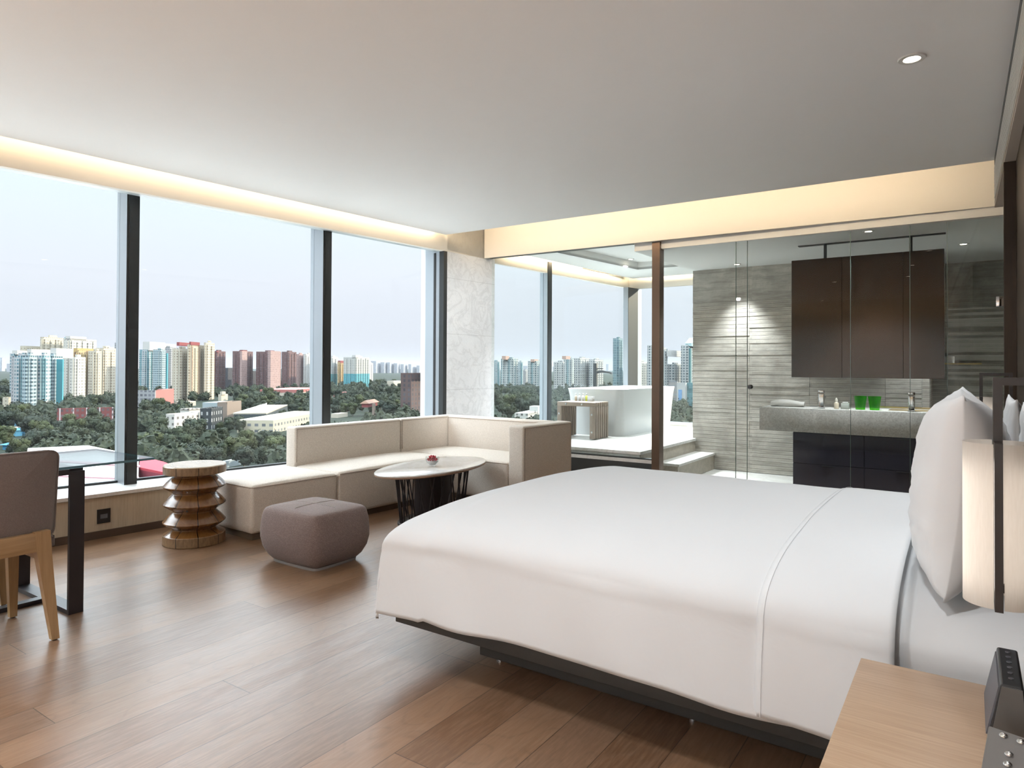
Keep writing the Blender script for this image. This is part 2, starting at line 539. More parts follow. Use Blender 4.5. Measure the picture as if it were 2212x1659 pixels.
def stump_wood(side):
    t = NT('carved stump wood' if side else 'stump end grain')
    v = t.coord()
    x, y, z = t.xyz(v)
    ang = t.math('ARCTAN2', y, x)
    g = t.noise(t.vec(t.math('MULTIPLY', ang, 0.25), t.math('MULTIPLY', z, 0.35), 0.0), 45.0, 4, 0.65)
    b = t.noise(v, 9.0, 3, 0.6, 1.2)
    if side:
        c = t.mix(t.mrange(b, 0.3, 0.7), (0.105, 0.041, 0.010), (0.215, 0.092, 0.025))
        c = t.mix(t.mrange(g, 0.35, 0.7, 0.0, 0.4), c, (0.24, 0.12, 0.045))
    else:
        c = t.mix(t.mrange(g, 0.3, 0.7), (0.15, 0.085, 0.04), (0.29, 0.18, 0.095))
    seg = t.math('DIVIDE', t.math('ADD', ang, t.math('MULTIPLY', t.noise(t.vec(0.0, 0.0, z), 6.0, 2), 0.12)), 0.72)
    cr = t.math('LESS_THAN', t.math('ABSOLUTE', t.math('SUBTRACT', t.math('FRACT', seg), 0.5)), 0.022)
    c = t.mix(t.math('MULTIPLY', cr, 0.9), c, (0.012, 0.008, 0.005))
    return t.bsdf(c, 0.22 if side else 0.4, 0.0, 0.5, t.bump(t.math('SUBTRACT', g, cr), 0.15, 0.004), coat=0.4 if side else 0.1)
M['stump'] = stump_wood(True)
M['stump_end'] = stump_wood(False)
M['stump_top'] = veneer('pale stump top', (0.40, 0.31, 0.21), (0.54, 0.44, 0.32), 0, 40.0, 0.22, 0.15, coat=0.4)
def real_glass(name, col, rough=0.0):
    t = NT(name)
    return t.bsdf(col, rough, 0.0, 0.5, Transmission_Weight=1.0, IOR=1.45)
M['crystal'] = clear_glass('clear glassware', (0.95, 0.96, 0.96), 0.06)
M['green_glass'] = clear_glass('green tumbler glass', (0.28, 0.90, 0.03), 0.05)
M['berry'] = plain('raspberry', (0.45, 0.012, 0.03), 0.35, var=0.3, scale=120.0)
# ------------------------------------------------------------------ the room: plan lines
O2 = Vector((-5.114, 1.979)); E2 = Vector((0.0914, 0.9958)); N2 = Vector((-0.9958, 0.0914))
F0 = Vector((-5.448, 2.602)); FD = Vector((0.155, 0.988)); FN = Vector((-0.988, 0.155))
def W(s, o=0.0): return O2 + E2 * s + N2 * o           # along the inside line of the window wall
def FW(t, o=0.0): return F0 + FD * t + FN * o            # along the glass line of the facade
def BACKY(x): return 6.29 + 0.031 * (x + 4.75)           # inside face of the header over the glass partition
Z_HEAD, Z_CEIL, Z_TOP, Z_SOF = 2.5, 2.655, 2.96, 2.33
PLAT = 0.36
FAR = 9.72                                               # far facade of the bathroom
def facx(y): return F0.x + FD.x * (y - F0.y) / FD.y

# floors
mb = MB(); p = [W(-5.1, 0.05), W(4.4, 0.05), Vector((0.7, 6.45)), Vector((0.7, 1.0)), Vector((1.7, 1.0)), Vector((1.7, -3.1)), W(-5.1, 0.05)]
mb.prism([(-5.75, -3.1), (-4.7, 6.3), (0.75, 6.47), (0.75, 1.0), (1.75, 1.0), (1.75, -3.1)], -0.08, 0.0)
struct('floor', mb, M['floor'])
mb = MB(); mb.prism([(-4.7, 6.3), (-4.2, 9.9), (0.9, 9.9), (0.9, 6.475), (0.75, 6.47)], -0.08, -0.002)
struct('floor.001', mb, M['bathfloor'])
# raised bathing platform with its stepped edge
mb = MB(); mb.prism([(facx(6.40) + 0.02, 6.40), (facx(9.9), 9.9), (-2.80, 9.9), (-2.80, 6.44)], PLAT - 0.03, PLAT)
struct('floor.002', mb, M['bathfloor'])
mb = MB(); mb.prism([(facx(6.44) + 0.02, 6.44), (facx(9.9), 9.9), (-2.812, 9.9), (-2.812, 6.465)], 0, PLAT - 0.03)
struct('trim_1', mb, M['riser'])
mb = MB().prism([(facx(6.40) + 0.03, 6.432), (-2.815, 6.455), (-2.815, 6.464), (facx(6.40) + 0.03, 6.439)], 0.2, PLAT - 0.001); struct('trim_21', mb, M['bathfloor'])
st = tag(MB().box(-2.812, -2.56, 6.9, 8.13, 0.175, 0.2).build('trim_2', M['bathfloor']), kind='structure')
mb = MB().box(-2.812, -2.575, 6.9, 8.13, 0, 0.175); mb.build('riser', M['riser'], st)

# low wall under the windows, its sill and skirting
def strip(name, s0, s1, o0, o1, z0, z1, m, kind='structure', parent=None):
    mb = MB().prism([W(s0, o0), W(s1, o0), W(s1, o1), W(s0, o1)], z0, z1)
    o = mb.build(name, m, parent)
    if parent is None: o['kind'] = kind
    return o
strip('wall_left', -5.1, 3.74, 0.0, 0.12, 0, 0.287, M['panel'])
strip('baseboard_left', -5.1, 3.74, -0.012, 0.0, 0, 0.054, M['skirting'])
sill = MB(); a, b = W(-5.1, -0.022), W(3.74, -0.022)
sill.prism([a, b, FW(3.30, -0.0), FW(-5.6, -0.0)], 0.293, 0.318)
struct('trim_3', sill, M['sill'])
sh = MB().prism([W(-5.1, 0.004), W(3.74, 0.004), FW(3.30, 0), FW(-5.6, 0)], 0.285, 0.2935); struct('trim_4', sh, M['alu_dark'])
ou = MB().prism([W(-5.1, 0.12), W(3.74, 0.12), FW(3.30, 0.15), FW(-5.6, 0.15)], -0.5, 0.285); struct('wall_left.001', ou, M['alu_dark'])

# header boards that catch the cove light
strip('wall_left.002', -5.1, 4.35, 0.0, 0.05, Z_HEAD, Z_TOP, M['cream_paint'])
so = MB().prism([W(-5.1, 0.05), W(7.8, 0.05), W(7.8, 0.13), W(-5.1, 0.13)], Z_HEAD + 0.002, Z_TOP); struct('trim_5', so, M['soffit'])
so = MB().prism([W(-5.1, 0.13), W(7.8, 0.13), FW(7.2, 0.25), FW(-5.6, 0.25)], 2.64, Z_TOP); struct('trim_20', so, M['soffit'])
mb = MB().prism([(-4.70, BACKY(-4.70)), (0.75, BACKY(0.75)), (0.75, BACKY(0.75) + 0.022), (-4.70, BACKY(-4.70) + 0.022)], Z_HEAD, Z_TOP)
struct('wall_back', mb, M['cream_paint'])
mb = MB().prism([(-4.70, BACKY(-4.70) + 0.022), (0.75, BACKY(0.75) + 0.022), (0.75, BACKY(0.75) + 0.16), (-4.70, BACKY(-4.70) + 0.16)], Z_HEAD + 0.012, Z_TOP)
struct('trim_6', mb, M['track_grey'])
# stone pier in the corner between the windows and the bathroom glass
mb = MB().prism([W(3.742), W(4.54), W(4.54, 0.42), W(3.742, 0.42)], 0, Z_TOP)
struct('trim_7', mb, M['pier'])

# ceiling slab of the bedroom floating clear of the walls, plenum above, lower soffit on the bed wall
mb = MB().prism([(-5.365, -2.52), (-5.010, 1.64), (-4.688, 5.58), (0.137, 5.635), (0.165, 3.2), (0.235, -2.52)], Z_CEIL, Z_CEIL + 0.03)
struct('ceiling', mb, M['white_paint'])
mb = MB().prism([(-6.3, -3.1), (facx(6.5) + 0.1, 6.5), (0.9, 6.5), (1.8, 1.0), (1.8, -3.1)], Z_TOP, Z_TOP + 0.2)
struct('ceiling.001', mb, M['white_paint'])
mb = MB().prism([(0.137, 5.635), (0.165, 3.2), (0.24, -3.0), (1.75, -3.0), (1.75, 5.635)], Z_SOF, Z_TOP - 0.002)
struct('ceiling.002', mb, M['taupe_paint'])
# walls on the bed side and behind
mb = MB().box(0.2, 0.6, 1.0, 4.43, 0, Z_SOF); struct('wall_right', mb, M['bronze_wood'])
mb = MB().box(0.148, 0.6, 4.432, 4.50, 0, Z_SOF); struct('trim_8', mb, M['bronze_wood'])
mb = MB().box(0.7, 0.8, 4.43, 6.6, 0, Z_TOP); struct('wall_right.001', mb, M['taupe_paint'])
mb = MB().box(0.601, 0.8, 1.101, 4.5, 0, Z_SOF); struct('wall_right.002', mb, M['taupe_paint'])
mb = MB().box(1.65, 1.75, -3.1, 1.1, 0, Z_SOF); struct('wall_right.003', mb, M['taupe_paint'])
mb = MB().box(0.601, 1.75, 1.0, 1.1, 0, Z_SOF); struct('wall_right.004', mb, M['taupe_paint'])
mb = MB().box(-6.3, 1.75, -3.2, -3.0, 0, Z_TOP); struct('wall_front', mb, M['grey_wall'])

# windows: panes between the deep posts
def window(n, t0, t1, z0=0.318, z1=2.64):
    r = tag(MB().prism([FW(t0, -0.006), FW(t1, -0.006), FW(t1, 0.006), FW(t0, 0.006)], z0 + 0.016, z1 - 0.02).build(f'window_{n}', M['window_glass']), kind='structure')
    fr = MB()
    for za, zb in ((z0, z0 + 0.016), (z1 - 0.02, z1)):
        fr.prism([FW(t0, -0.015), FW(t1, -0.015), FW(t1, 0.02), FW(t0, 0.02)], za, zb)
    fr.build('window_frame', M['alu_dark'], r)
def post(n, t, z0=0.318, z1=2.64, d=0.165, w=0.088):
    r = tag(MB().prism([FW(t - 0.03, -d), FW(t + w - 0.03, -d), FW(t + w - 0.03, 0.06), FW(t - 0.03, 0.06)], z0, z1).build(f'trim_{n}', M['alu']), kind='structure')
    MB().prism([FW(t - 0.012, -d - 0.004), FW(t + w - 0.030, -d - 0.004), FW(t + w - 0.030, -d), FW(t - 0.012, -d)], z0, z1 - 0.02).build('shade_plate', M['alu_dark'], r)  # sky-lit sides and shaded room face put into two post colours
    MB().prism([FW(t - 0.030, -d - 0.003), FW(t - 0.014, -d - 0.003), FW(t - 0.014, -d), FW(t - 0.030, -d)], z0, z1 - 0.02).build('gasket', M['rubber'], r)
posts = [-4.98, -3.32, -1.66, 0.0, 1.675]
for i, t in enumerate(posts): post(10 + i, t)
window(1, -1.60, -0.03); window(2, 0.058, 1.645); window(3, 1.733, 3.16)
window(4, -3.26, -1.69); window(5, -4.92, -3.35); window(6, -5.6, -5.01)
# dark jamb frame against the pier
jb = MB().prism([W(3.690, -0.0), W(3.741, -0.0), W(3.741, 0.07), W(3.690, 0.07)], 0.318, Z_HEAD); struct('trim_15', jb, M['alu_dark'])
jb = MB().prism([W(3.734, 0.07), W(3.741, 0.07), W(3.741, 0.34), W(3.734, 0.34)], 0.318, Z_HEAD + 0.1); struct('trim_22', jb, M['alu'])  # plate added over the stone reveal, which overexposed in the sky light
jb = MB().prism([W(3.728, 0.17), W(3.734, 0.17), W(3.734, 0.20), W(3.728, 0.20)], 0.318, Z_HEAD); struct('trim_16', jb, M['rubber'])

# bathroom windows
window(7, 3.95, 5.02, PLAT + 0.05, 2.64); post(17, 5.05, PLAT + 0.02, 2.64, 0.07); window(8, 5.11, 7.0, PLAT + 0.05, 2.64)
cx0, cy0 = facx(FAR), FAR
r = tag(MB().prism([(cx0 - 0.05, FAR - 0.30), (cx0 + 0.03, FAR - 0.30), (cx0 + 0.075, FAR - 0.05), (cx0 + 0.075, FAR + 0.1), (cx0 - 0.05, FAR + 0.1)], PLAT, 2.453).build('trim_18', M['alu']), kind='structure')
MB().prism([(cx0 + 0.03, FAR - 0.304), (cx0 + 0.034, FAR - 0.30), (cx0 + 0.079, FAR - 0.05), (cx0 + 0.075, FAR - 0.05)], PLAT, 2.452).build('shade_plate', M['alu_dark'], r)  # shaded face of the corner post put into dark colour too
fr = tag(MB().box(cx0 + 0.08, -2.45, FAR, FAR + 0.012, PLAT + 0.05, 2.64).build('window_9', M['window_glass']), kind='structure')
MB().box(cx0 + 0.08, -2.45, FAR - 0.02, FAR + 0.03, PLAT - 0.02, PLAT + 0.05).build('window_frame', M['sill'], fr)
mb = MB().prism([FW(3.95, -0.02), FW(7.25, -0.02), FW(7.25, 0.1), FW(3.95, 0.1)], -0.4, PLAT + 0.05); struct('wall_left.003', mb, M['sill'])
mb = MB().box(cx0, -2.45, FAR + 0.03, FAR + 0.15, -0.4, PLAT + 0.05); struct('wall_back.001', mb, M['alu_dark'])
# header boards of the bathroom cove
mb = MB().prism([W(4.54, 0.0), W(7.82, 0.0), W(7.82, 0.05), W(4.54, 0.05)], 2.47, Z_TOP); struct('wall_left.004', mb, M['cream_paint'])
mb = MB().box(-4.42, -2.45, FAR - 0.04, FAR + 0.02, 2.455, Z_TOP); struct('wall_back.002', mb, M['cream_paint'])
# bathroom ceilings: floating upper ceiling with a tray, lower slab over the basin
mb = MB()
T = [(-4.12, 6.9), (-3.84, 8.72)]
mb.prism([(-4.535, 6.47), (-4.30, 9.575), (-3.84, 8.72), (-4.14, 6.47)], 2.6, 2.63)
mb.prism([(-4.30, 9.575), (-2.45, 9.575), (-2.45, 8.78), (-3.84, 8.72)], 2.6, 2.63)
struct('ceiling.003', mb, M['bath_paint'])
mb = MB().prism([(-4.14, 6.47), (-3.84, 8.72), (-2.45, 8.78), (-2.45, 6.47)], 2.70, 2.73)
mb.prism([(-4.145, 6.47), (-4.14, 6.47), (-3.84, 8.72), (-3.845, 8.725)], 2.6, 2.73)
mb.prism([(-3.845, 8.725), (-3.84, 8.72), (-2.45, 8.78), (-2.45, 8.785)], 2.6, 2.73)
struct('ceiling.004', mb, M['bath_paint'])
mb = MB().prism([(-2.872, 6.44), (-2.855, 7.785), (-2.80, 8.14), (0.9, 8.14), (0.9, 6.47)], 2.43, 2.60); struct('ceiling.005', mb, M['bath_paint'])
mb = MB().prism([(facx(6.5) - 0.1, 6.49), (facx(9.8) - 0.2, FAR + 0.15), (1.0, FAR + 0.15), (1.0, 6.51)], Z_TOP, Z_TOP + 0.2); struct('ceiling.006', mb, M['bath_paint'])

# ribbed limestone wall behind the basin: courses of slightly different depth
rng = random.Random(11)
mb = MB()
xs = [-2.845, -2.16, -1.50, -0.75, -0.42]
for i in range(len(xs) - 1):
    z = 0.0
    while z < 2.43:
        hgt = min(0.046, 2.43 - z)
        if z > 2.02: hgt = 2.43 - z
        d = 0.0 if z > 2.02 else rng.choice([0.0, 0.002, 0.004, 0.006])
        mb.box(xs[i] + 0.0008, xs[i + 1] - 0.0008, 8.130 + d, 8.30, z + 0.0025, z + hgt)
        z += hgt
mb.box(-2.84, -0.43, 8.15, 8.32, 0, 2.43)
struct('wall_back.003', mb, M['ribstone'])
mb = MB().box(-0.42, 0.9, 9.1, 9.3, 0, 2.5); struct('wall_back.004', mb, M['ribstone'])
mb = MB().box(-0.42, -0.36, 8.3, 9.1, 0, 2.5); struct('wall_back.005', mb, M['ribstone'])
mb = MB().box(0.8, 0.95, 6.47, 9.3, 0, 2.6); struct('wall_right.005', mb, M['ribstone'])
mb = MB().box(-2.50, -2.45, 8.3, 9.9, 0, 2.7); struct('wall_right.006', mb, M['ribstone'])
mb = MB().box(-0.42, 0.9, 8.14, 9.3, 2.43, 2.6); struct('ceiling.007', mb, M['bath_paint'])

# glass partition between bedroom and bathroom
def gy(x): return BACKY(x) + 0.10
def gpane(x0, x1, z0=0.0, m='partition_glass', gap=0.002):
    return MB().prism([(x0 + gap, gy(x0) - 0.005), (x1 - gap, gy(x1) - 0.005), (x1 - gap, gy(x1) + 0.005), (x0 + gap, gy(x0) + 0.005)], z0, Z_HEAD + 0.012)
part = tag(gpane(-4.66, -2.66, 0.30).build('window_10', M['partition_glass']), kind='structure')
MB().prism([(-4.68, gy(-4.68) - 0.03), (-2.66, gy(-2.66) - 0.03), (-2.66, gy(-2.66) + 0.03), (-4.68, gy(-4.68) + 0.03)], 0.288, 0.30).build('bottom_channel', M['alu_dark'], part)
MB().prism([(-4.68, gy(-4.68) - 0.03), (-2.66, gy(-2.66) - 0.03), (-2.66, gy(-2.66) + 0.0), (-4.68, gy(-4.68) + 0.0)], 0.252, 0.288).build('ledge', M['sill'], part)
MB().prism([(-4.68, gy(-4.68) - 0.028), (-2.66, gy(-2.66) - 0.028), (-2.66, gy(-2.66) + 0.0), (-4.68, gy(-4.68) + 0.0)], 0.0, 0.252).build('apron', M['alu_dark'], part)
bz = tag(MB().box(-2.665, -2.583, gy(-2.62) - 0.05, gy(-2.62) + 0.06, 0, Z_HEAD).build('trim_19', M['bronze_metal']), kind='structure')
xs = [-2.58, -1.845, -1.74, -0.865, -0.418, -0.156, 0.23]
frost = lambda t: (lambda z: t.math('MULTIPLY', t.math('MULTIPLY', t.math('GREATER_THAN', t.white(t.vec(t.math('FLOOR', t.math('MULTIPLY', z, 44.0)), 2.0, 5.0)), 0.5),
                   t.math('GREATER_THAN', z, 0.75)), t.math('MULTIPLY', t.math('LESS_THAN', z, 1.72), 0.20)))(t.xyz(t.coord())[2])
M['frost_glass'] = clear_glass('striped frosted glass', (0.93, 0.96, 0.95), 0.04, frost)
for i in range(6):
    nm = 'door_1' if i == 2 else ('door_2' if i == 5 else f'window_{11 + i}')
    o = tag(gpane(xs[i], xs[i + 1]).build(nm, M['frost_glass'] if i == 5 else M['partition_glass']), kind='structure')
    MB().prism([(xs[i + 1] - 0.0035, gy(xs[i + 1]) - 0.007), (xs[i + 1] + 0.0005, gy(xs[i + 1]) - 0.007), (xs[i + 1] + 0.0005, gy(xs[i + 1]) + 0.007), (xs[i + 1] - 0.0035, gy(xs[i + 1]) + 0.007)], 0, Z_HEAD).build('glass_edge', M['glass_edge'], o)
    if i == 2:
        k = MB().lathe([(0.004, -0.035), (0.017, -0.035), (0.020, -0.028), (0.012, -0.020), (0.010, 0.0), (0.012, 0.02), (0.020, 0.028), (0.017, 0.035), (0.004, 0.035)], (0, 0, 0), 20)
        k.v = [(-1.715 + x, gy(-1.715) + z, 1.05 + y) for x, y, z in k.v]
        k.build('door_knob', M['plastic_black'], o, 40)
    if i == 5:
        h = MB().rbox(0.165, 0.215, gy(0.19) - 0.022, gy(0.19) + 0.022, 1.72, 1.80, 0.004, 2); h.build('hinge', M['chrome'], o, 40)
        h = MB().rbox(0.165, 0.215, gy(0.19) - 0.022, gy(0.19) + 0.022, 0.5, 0.58, 0.004, 2); h.build('hinge', M['chrome'], o, 40)

# ------------------------------------------------------------------ lamps of the room, plus unseen fill spots added
WARM = (1.0, 0.78, 0.53)
M['cove_led'] = emitter('warm cove light strip', WARM, 30.0)
M['cove_led3'] = emitter('warm window cove strip', WARM, 13.0)
def cove(name, a, b, z, label, inward, w=0.035, m='cove_led'):
    """a thin light strip lying on top of the ceiling edge from a to b"""
    a, b = Vector(a), Vector(b)
    d = (b - a).normalized(); nn = Vector((-d.y, d.x)) * inward
    mb = MB().prism([a, b, b + nn * 0.006, a + nn * 0.006], z, z + 0.05)
    return tag(mb.build(name, M[m]), label, 'light strip', 'hidden cove lights')
cove('cove_light', (-4.995, 1.5), (-4.71, 5.5), Z_CEIL + 0.032, 'warm light strip on the ceiling edge along the bedroom windows', -1, m='cove_led3')
cove('cove_light', (-5.345, -2.5), (-5.0, 1.45), Z_CEIL + 0.032, 'warm light strip on the ceiling edge beside the desk end windows', -1, m='cove_led3')
cove('cove_light', (-4.62, 5.52), (-0.05, 5.565), Z_CEIL + 0.032, 'warm light strip on the ceiling edge facing the bathroom glass', -1)
M['cove_led4'] = emitter('warm end wall cove strip', (1.0, 0.62, 0.30), 22.0)
cove('cove_light', (-5.2, -2.50), (0.1, -2.50), Z_CEIL + 0.032, 'warm light strip on the ceiling edge facing the wall behind the viewpoint', 1, m='cove_led4')
M['cove_led2'] = emitter('bathroom cove strip', (1.0, 0.76, 0.50), 45.0)
cove('cove_light', (-4.48, 6.6), (-4.27, 9.5), 2.632, 'warm light strip along the bathroom windows', -1, m='cove_led2')
cove('cove_light', (-4.2, 9.52), (-2.6, 9.52), 2.632, 'warm light strip above the end of the bathtub', -1, m='cove_led2')

M['downlight_disc'] = emitter('downlight lens', (1.0, 0.86, 0.68), 14.0)
M['downlight_ring'] = plain('white downlight ring', (0.72, 0.71, 0.68), 0.45, var=0.01)
def downlight(x, y, z, label, watts, size=0.05, blend=0.7, angle=95, group='recessed ceiling spots', color=(0.95, 0.98, 1.0)):
    t = thing('downlight', label, 'ceiling light', (x, y, z), 0, group)
    MB().lathe([(size * 0.62, -0.001), (size * 0.66, -0.006), (size, -0.006), (size * 1.06, -0.001), (size * 1.06, 0.0)], (0, 0, 0), 32).build('trim_ring', M['downlight_ring'], t, 35, local=True)
    MB().lathe([(size * 0.01, -0.0045), (size * 0.60, -0.0045), (size * 0.60, -0.001)], (0, 0, 0), 24).build('lens', M['downlight_disc'], t, 35, local=True)
    l = bpy.data.lights.new('downlight_beam', 'SPOT')
    l.energy = watts; l.spot_size = math.radians(angle); l.spot_blend = blend; l.shadow_soft_size = 0.045; l.color = color
    lo = bpy.data.objects.new('downlight_beam', l); COL.objects.link(lo)
    lo.parent = t; lo.location = (0, 0, -0.02)
    return t
downlight(-0.221, 3.579, Z_CEIL, 'round white recessed spot in the bedroom ceiling', 70, 0.055, angle=110)
for x, y in ((-0.45, 1.1), (-1.5, 0.9)):  # unseen fill spots added to brighten bed and floor
    downlight(x, y, Z_CEIL, 'unseen ceiling spot added as fill light for bed and floor', 70, 0.055, angle=125)
for x in (-5.0, -4.0, -3.0, -2.0, -1.0, -0.1):  # added wall washers, a soft bounced fill from behind the viewpoint
    downlight(x, -2.30, Z_CEIL, 'unseen fill spot added to bounce light off the wall behind the viewpoint', 700, 0.055, angle=130, color=(0.88, 0.95, 1.0))
def aimed_fill_spot(x, y, z, target, label, watts, angle=80):
    t = downlight(x, y, z, label, watts, 0.055, 0.8, angle)
    lo = [c for c in t.children if c.type == 'LIGHT'][0]
    lo.rotation_euler = (Vector(target) - Vector((x, y, z))).to_track_quat('-Z', 'Y').to_euler()
for x, y, tg in ((-0.4, 2.35, (-4.74, 6.1, 1.35)), (-3.4, -0.9, (-4.6, 5.6, 1.2))):  # fill spots added out of view, aimed at the pier and sofa
    aimed_fill_spot(x, y, Z_CEIL, tg, 'unseen fill spot added outside the view to brighten pier and sofa corner', 1150 if y > 0 else 200, 27 if y > 0 else 52)
for x, y, lab in ((-2.23, 7.86, 'bathroom ceiling spot grazing the ribbed stone wall'), (-0.736, 6.591, 'bathroom ceiling spot above the basin nearest the hanging panel rod'),
                  (-0.055, 7.75, 'bathroom ceiling spot above the shower end')):
    downlight(x, y, 2.43, lab, 170, 0.045, angle=75)
for x, y, lab in ((-3.87, 7.35, 'ceiling tray spot nearer the bedroom above the bathtub'), (-3.86, 8.40, 'ceiling tray spot farther along above the bathtub')):
    downlight(x * 0.985, y, 2.70, lab, 300, 0.045, angle=100)

# linear air slot in the side of the soffit
t = thing('air_vent', 'long linear air vent slot along the lowered ceiling edge', 'vent', (0.15, 3.0, 2.5))
def sofx(y): return 0.165 - (y - 3.2) * 0.0115 if y > 3.2 else 0.165 + (3.2 - y) * 0.0121
for (za, zb, off, nm, m) in ((2.60, 2.65, 0.004, 'dark_slot', 'alu_dark'), (2.345, 2.58, 0.003, 'grille_plate', 'taupe_paint')):
    MB().prism([(sofx(-2.9) - off, -2.9), (sofx(3.2) - off, 3.2), (sofx(5.55) - off, 5.55), (sofx(5.55), 5.55), (sofx(3.2), 3.2), (sofx(-2.9), -2.9)], za, zb).build(nm, M[m], t)
sl = MB()
for k in range(9):
    z = 2.365 + k * 0.024
    sl.prism([(sofx(-2.9) - 0.007, -2.9), (sofx(3.2) - 0.007, 3.2), (sofx(5.5) - 0.007, 5.5), (sofx(5.5) - 0.002, 5.5), (sofx(3.2) - 0.002, 3.2), (sofx(-2.9) - 0.002, -2.9)], z, z + 0.012)
sl.build('slat', M['downlight_ring'], t)

# socket under the window
t = thing('wall_socket', 'square black wall socket in the pale panel under the window', 'socket', (*W(0.333), 0.153))
def wbox(s0, s1, o0, o1, z0, z1): return MB().prism([W(s0, o0), W(s1, o0), W(s1, o1), W(s0, o1)], z0, z1)
wbox(0.290, 0.376, -0.006, 0.0, 0.104, 0.204).build('cover_plate', M['plastic_black'], t)
wbox(0.310, 0.356, -0.008, -0.006, 0.138, 0.168).build('outlet_insert', M['grille'], t)
# ------------------------------------------------------------------ bed
bed = thing('bed', 'wide low bed with a charcoal floating base and white mattress', 'bed', (-0.9, 3.0, 0))
MB().rbox(-2.0, 0.19, 2.066, 3.934, 0.15, 0.235, 0.004, 2).build('platform', M['bed_dark'], bed, 40)
MB().rbox(-1.69, 0.12, 2.245, 3.755, 0.025, 0.15, 0.003, 2).build('plinth', M['bed_dark'], bed, 40)
for x in (-1.62, -0.8, 0.02):
    for y in (2.30, 3.70):
        MB().cyl((x, y), 0.018, 0.0, 0.026, 16).build('foot', M['chrome'], bed, 40)
MB().rbox(-1.96, 0.17, 2.06, 3.94, 0.236, 0.50, 0.05, 5).build('mattress', M['linen_sheet'], bed, 40)

def smin(a, b, k):
    h = max(k - abs(a - b), 0.0) / k
    return min(a, b) - h * h * k / 4

Y0, Y1 = 1.982, 4.018
def cross(hem, top, n_side=16, n_top=64):
    """profile of the cover over the bed, from the near hem up over the top to the far hem"""
    out = []
    yc, hw = (Y0 + Y1) / 2, (Y1 - Y0) / 2
    zs = top - 0.19
    for k in range(n_side):
        f = k / n_side
        z = hem + (zs - hem) * f
        out.append((yc - hw + 0.035 * f ** 1.5, z))
    for k in range(n_top + 1):
        a = PI * (1 - k / n_top)
        c, s_ = math.cos(a), math.sin(a)
        y = yc + (hw - 0.035) * math.copysign(abs(c) ** 0.74, c)
        z = zs + (top - zs) * abs(s_) ** 0.74
        out.append((y, z))
    for k in range(n_side):
        f = 1 - (k + 1) / n_side
        z = hem + (zs - hem) * f
        out.append((yc + hw - 0.035 * f ** 1.5, z))
    return out

def cover(x_from, x_to, n, hem, top, foot=False, lift=0.0, seed=0.0, lead=0.0):
    P = []
    stations = []
    if foot:
        for k in range(10):
            stations.append((-2.035, (0.205 + 0.285 * k / 10)))
        for k in range(14):
            a = PI / 2 * k / 14
            stations.append((-2.035 + 0.26 * (1 - math.cos(a)), 0.49 + (top + 0.03 - 0.49) * math.sin(a)))
        x_from = -2.035 + 0.26
    for k in range(n + 1):
        stations.append((x_from + (x_to - x_from) * k / n, 9.0))
    for i, (x, zc) in enumerate(stations):
        row = []
        hemx = hem - 0.022 * max(0.0, -x - 1.5) / 0.5 + 0.006 * math.sin(x * 5.2 + 0.6 + seed) + 0.004 * math.sin(x * 13 + seed)
        slope = 0.0 if zc < 9 else -0.012 * ((x + 0.17) / 1.8)
        prof = cross(hemx, top)
        for j, (y, z) in enumerate(prof):
            zz = smin(z + slope, zc, 0.10) if zc < 9 else z + slope
            if foot and zc < 9 and zz > zc: zz = zc
            dy = 0.0
            side = 1 - min(1.0, max(0.0, (z - hem) / 0.34))
            if abs(y - 3.0) > 0.94:
                dy = 0.008 * side * math.sin(x * 7.5 + z * 5 + seed) + 0.004 * side * math.sin(x * 17 + 2 + z * 9)
            w = noise.noise(Vector((x * 1.5, y * 1.5, z * 1.5 + seed))) * 0.009 + noise.noise(Vector((x * 4.5 + y * 2, y * 3.2 - x * 2.5, z * 3 + seed))) * 0.0035
            sg = -1 if y < 3.0 else 1
            px = x + (w * 1.2 if foot and zc < 0.6 else 0)
            lf = lift
            if lead and i < 4: lf = lift * (i / 4.0) ** 0.5 + 0.0005
            nx_z = 1 - side
            row.append((px, y + sg * (dy + lf * (1 if z < top - 0.16 else 0.35)) + (w * sg if side > 0.2 else 0), zz + (w + lf) * (nx_z if z < top - 0.05 else 1)))
        P.append(row)
    return P

fs_ = MB().grid([[(x, 3.0 + (y - 3.0) * 0.974, z - 0.024 if z > 0.3 else 0.2365) for (x_, y, z) in row] for x, row in [(xx, r_) for xx in (-0.40, -0.16, -0.05, 0.06, 0.15, 0.178) for r_ in [cover(xx, xx + 0.01, 1, 0.2365, 0.648, seed=5.0)[0]]]])
fs_.build('fitted_sheet', M['linen_sheet'], bed, 75)
duv = tag(MB().grid(cover(0, -0.17, 62, 0.226, 0.655, foot=True)).build('duvet', M['linen_white'], smooth=75),
          'smooth white duvet spread over the wide bed and hanging low at its foot', 'duvet')
sol = duv.modifiers.new('thickness', 'SOLIDIFY'); sol.thickness = 0.012; sol.offset = -1
band = MB().grid(cover(-0.515, -0.165, 22, 0.226, 0.660, lift=0.005, seed=1.7, lead=1)).build('folded_edge', M['linen_white'], duv, 75)
band['label'] = 'turned down band of the duvet with a seam'
sol = band.modifiers.new('thickness', 'SOLIDIFY'); sol.thickness = 0.004; sol.offset = -1
seam = MB()
pr = cover(-0.495, -0.490, 1, 0.228, 0.660, lift=0.006, seed=1.7)
seam.tube([p for p in pr[0]], 0.0009, 6)
seam.build('seam', M['linen_sheet'], duv, 60)

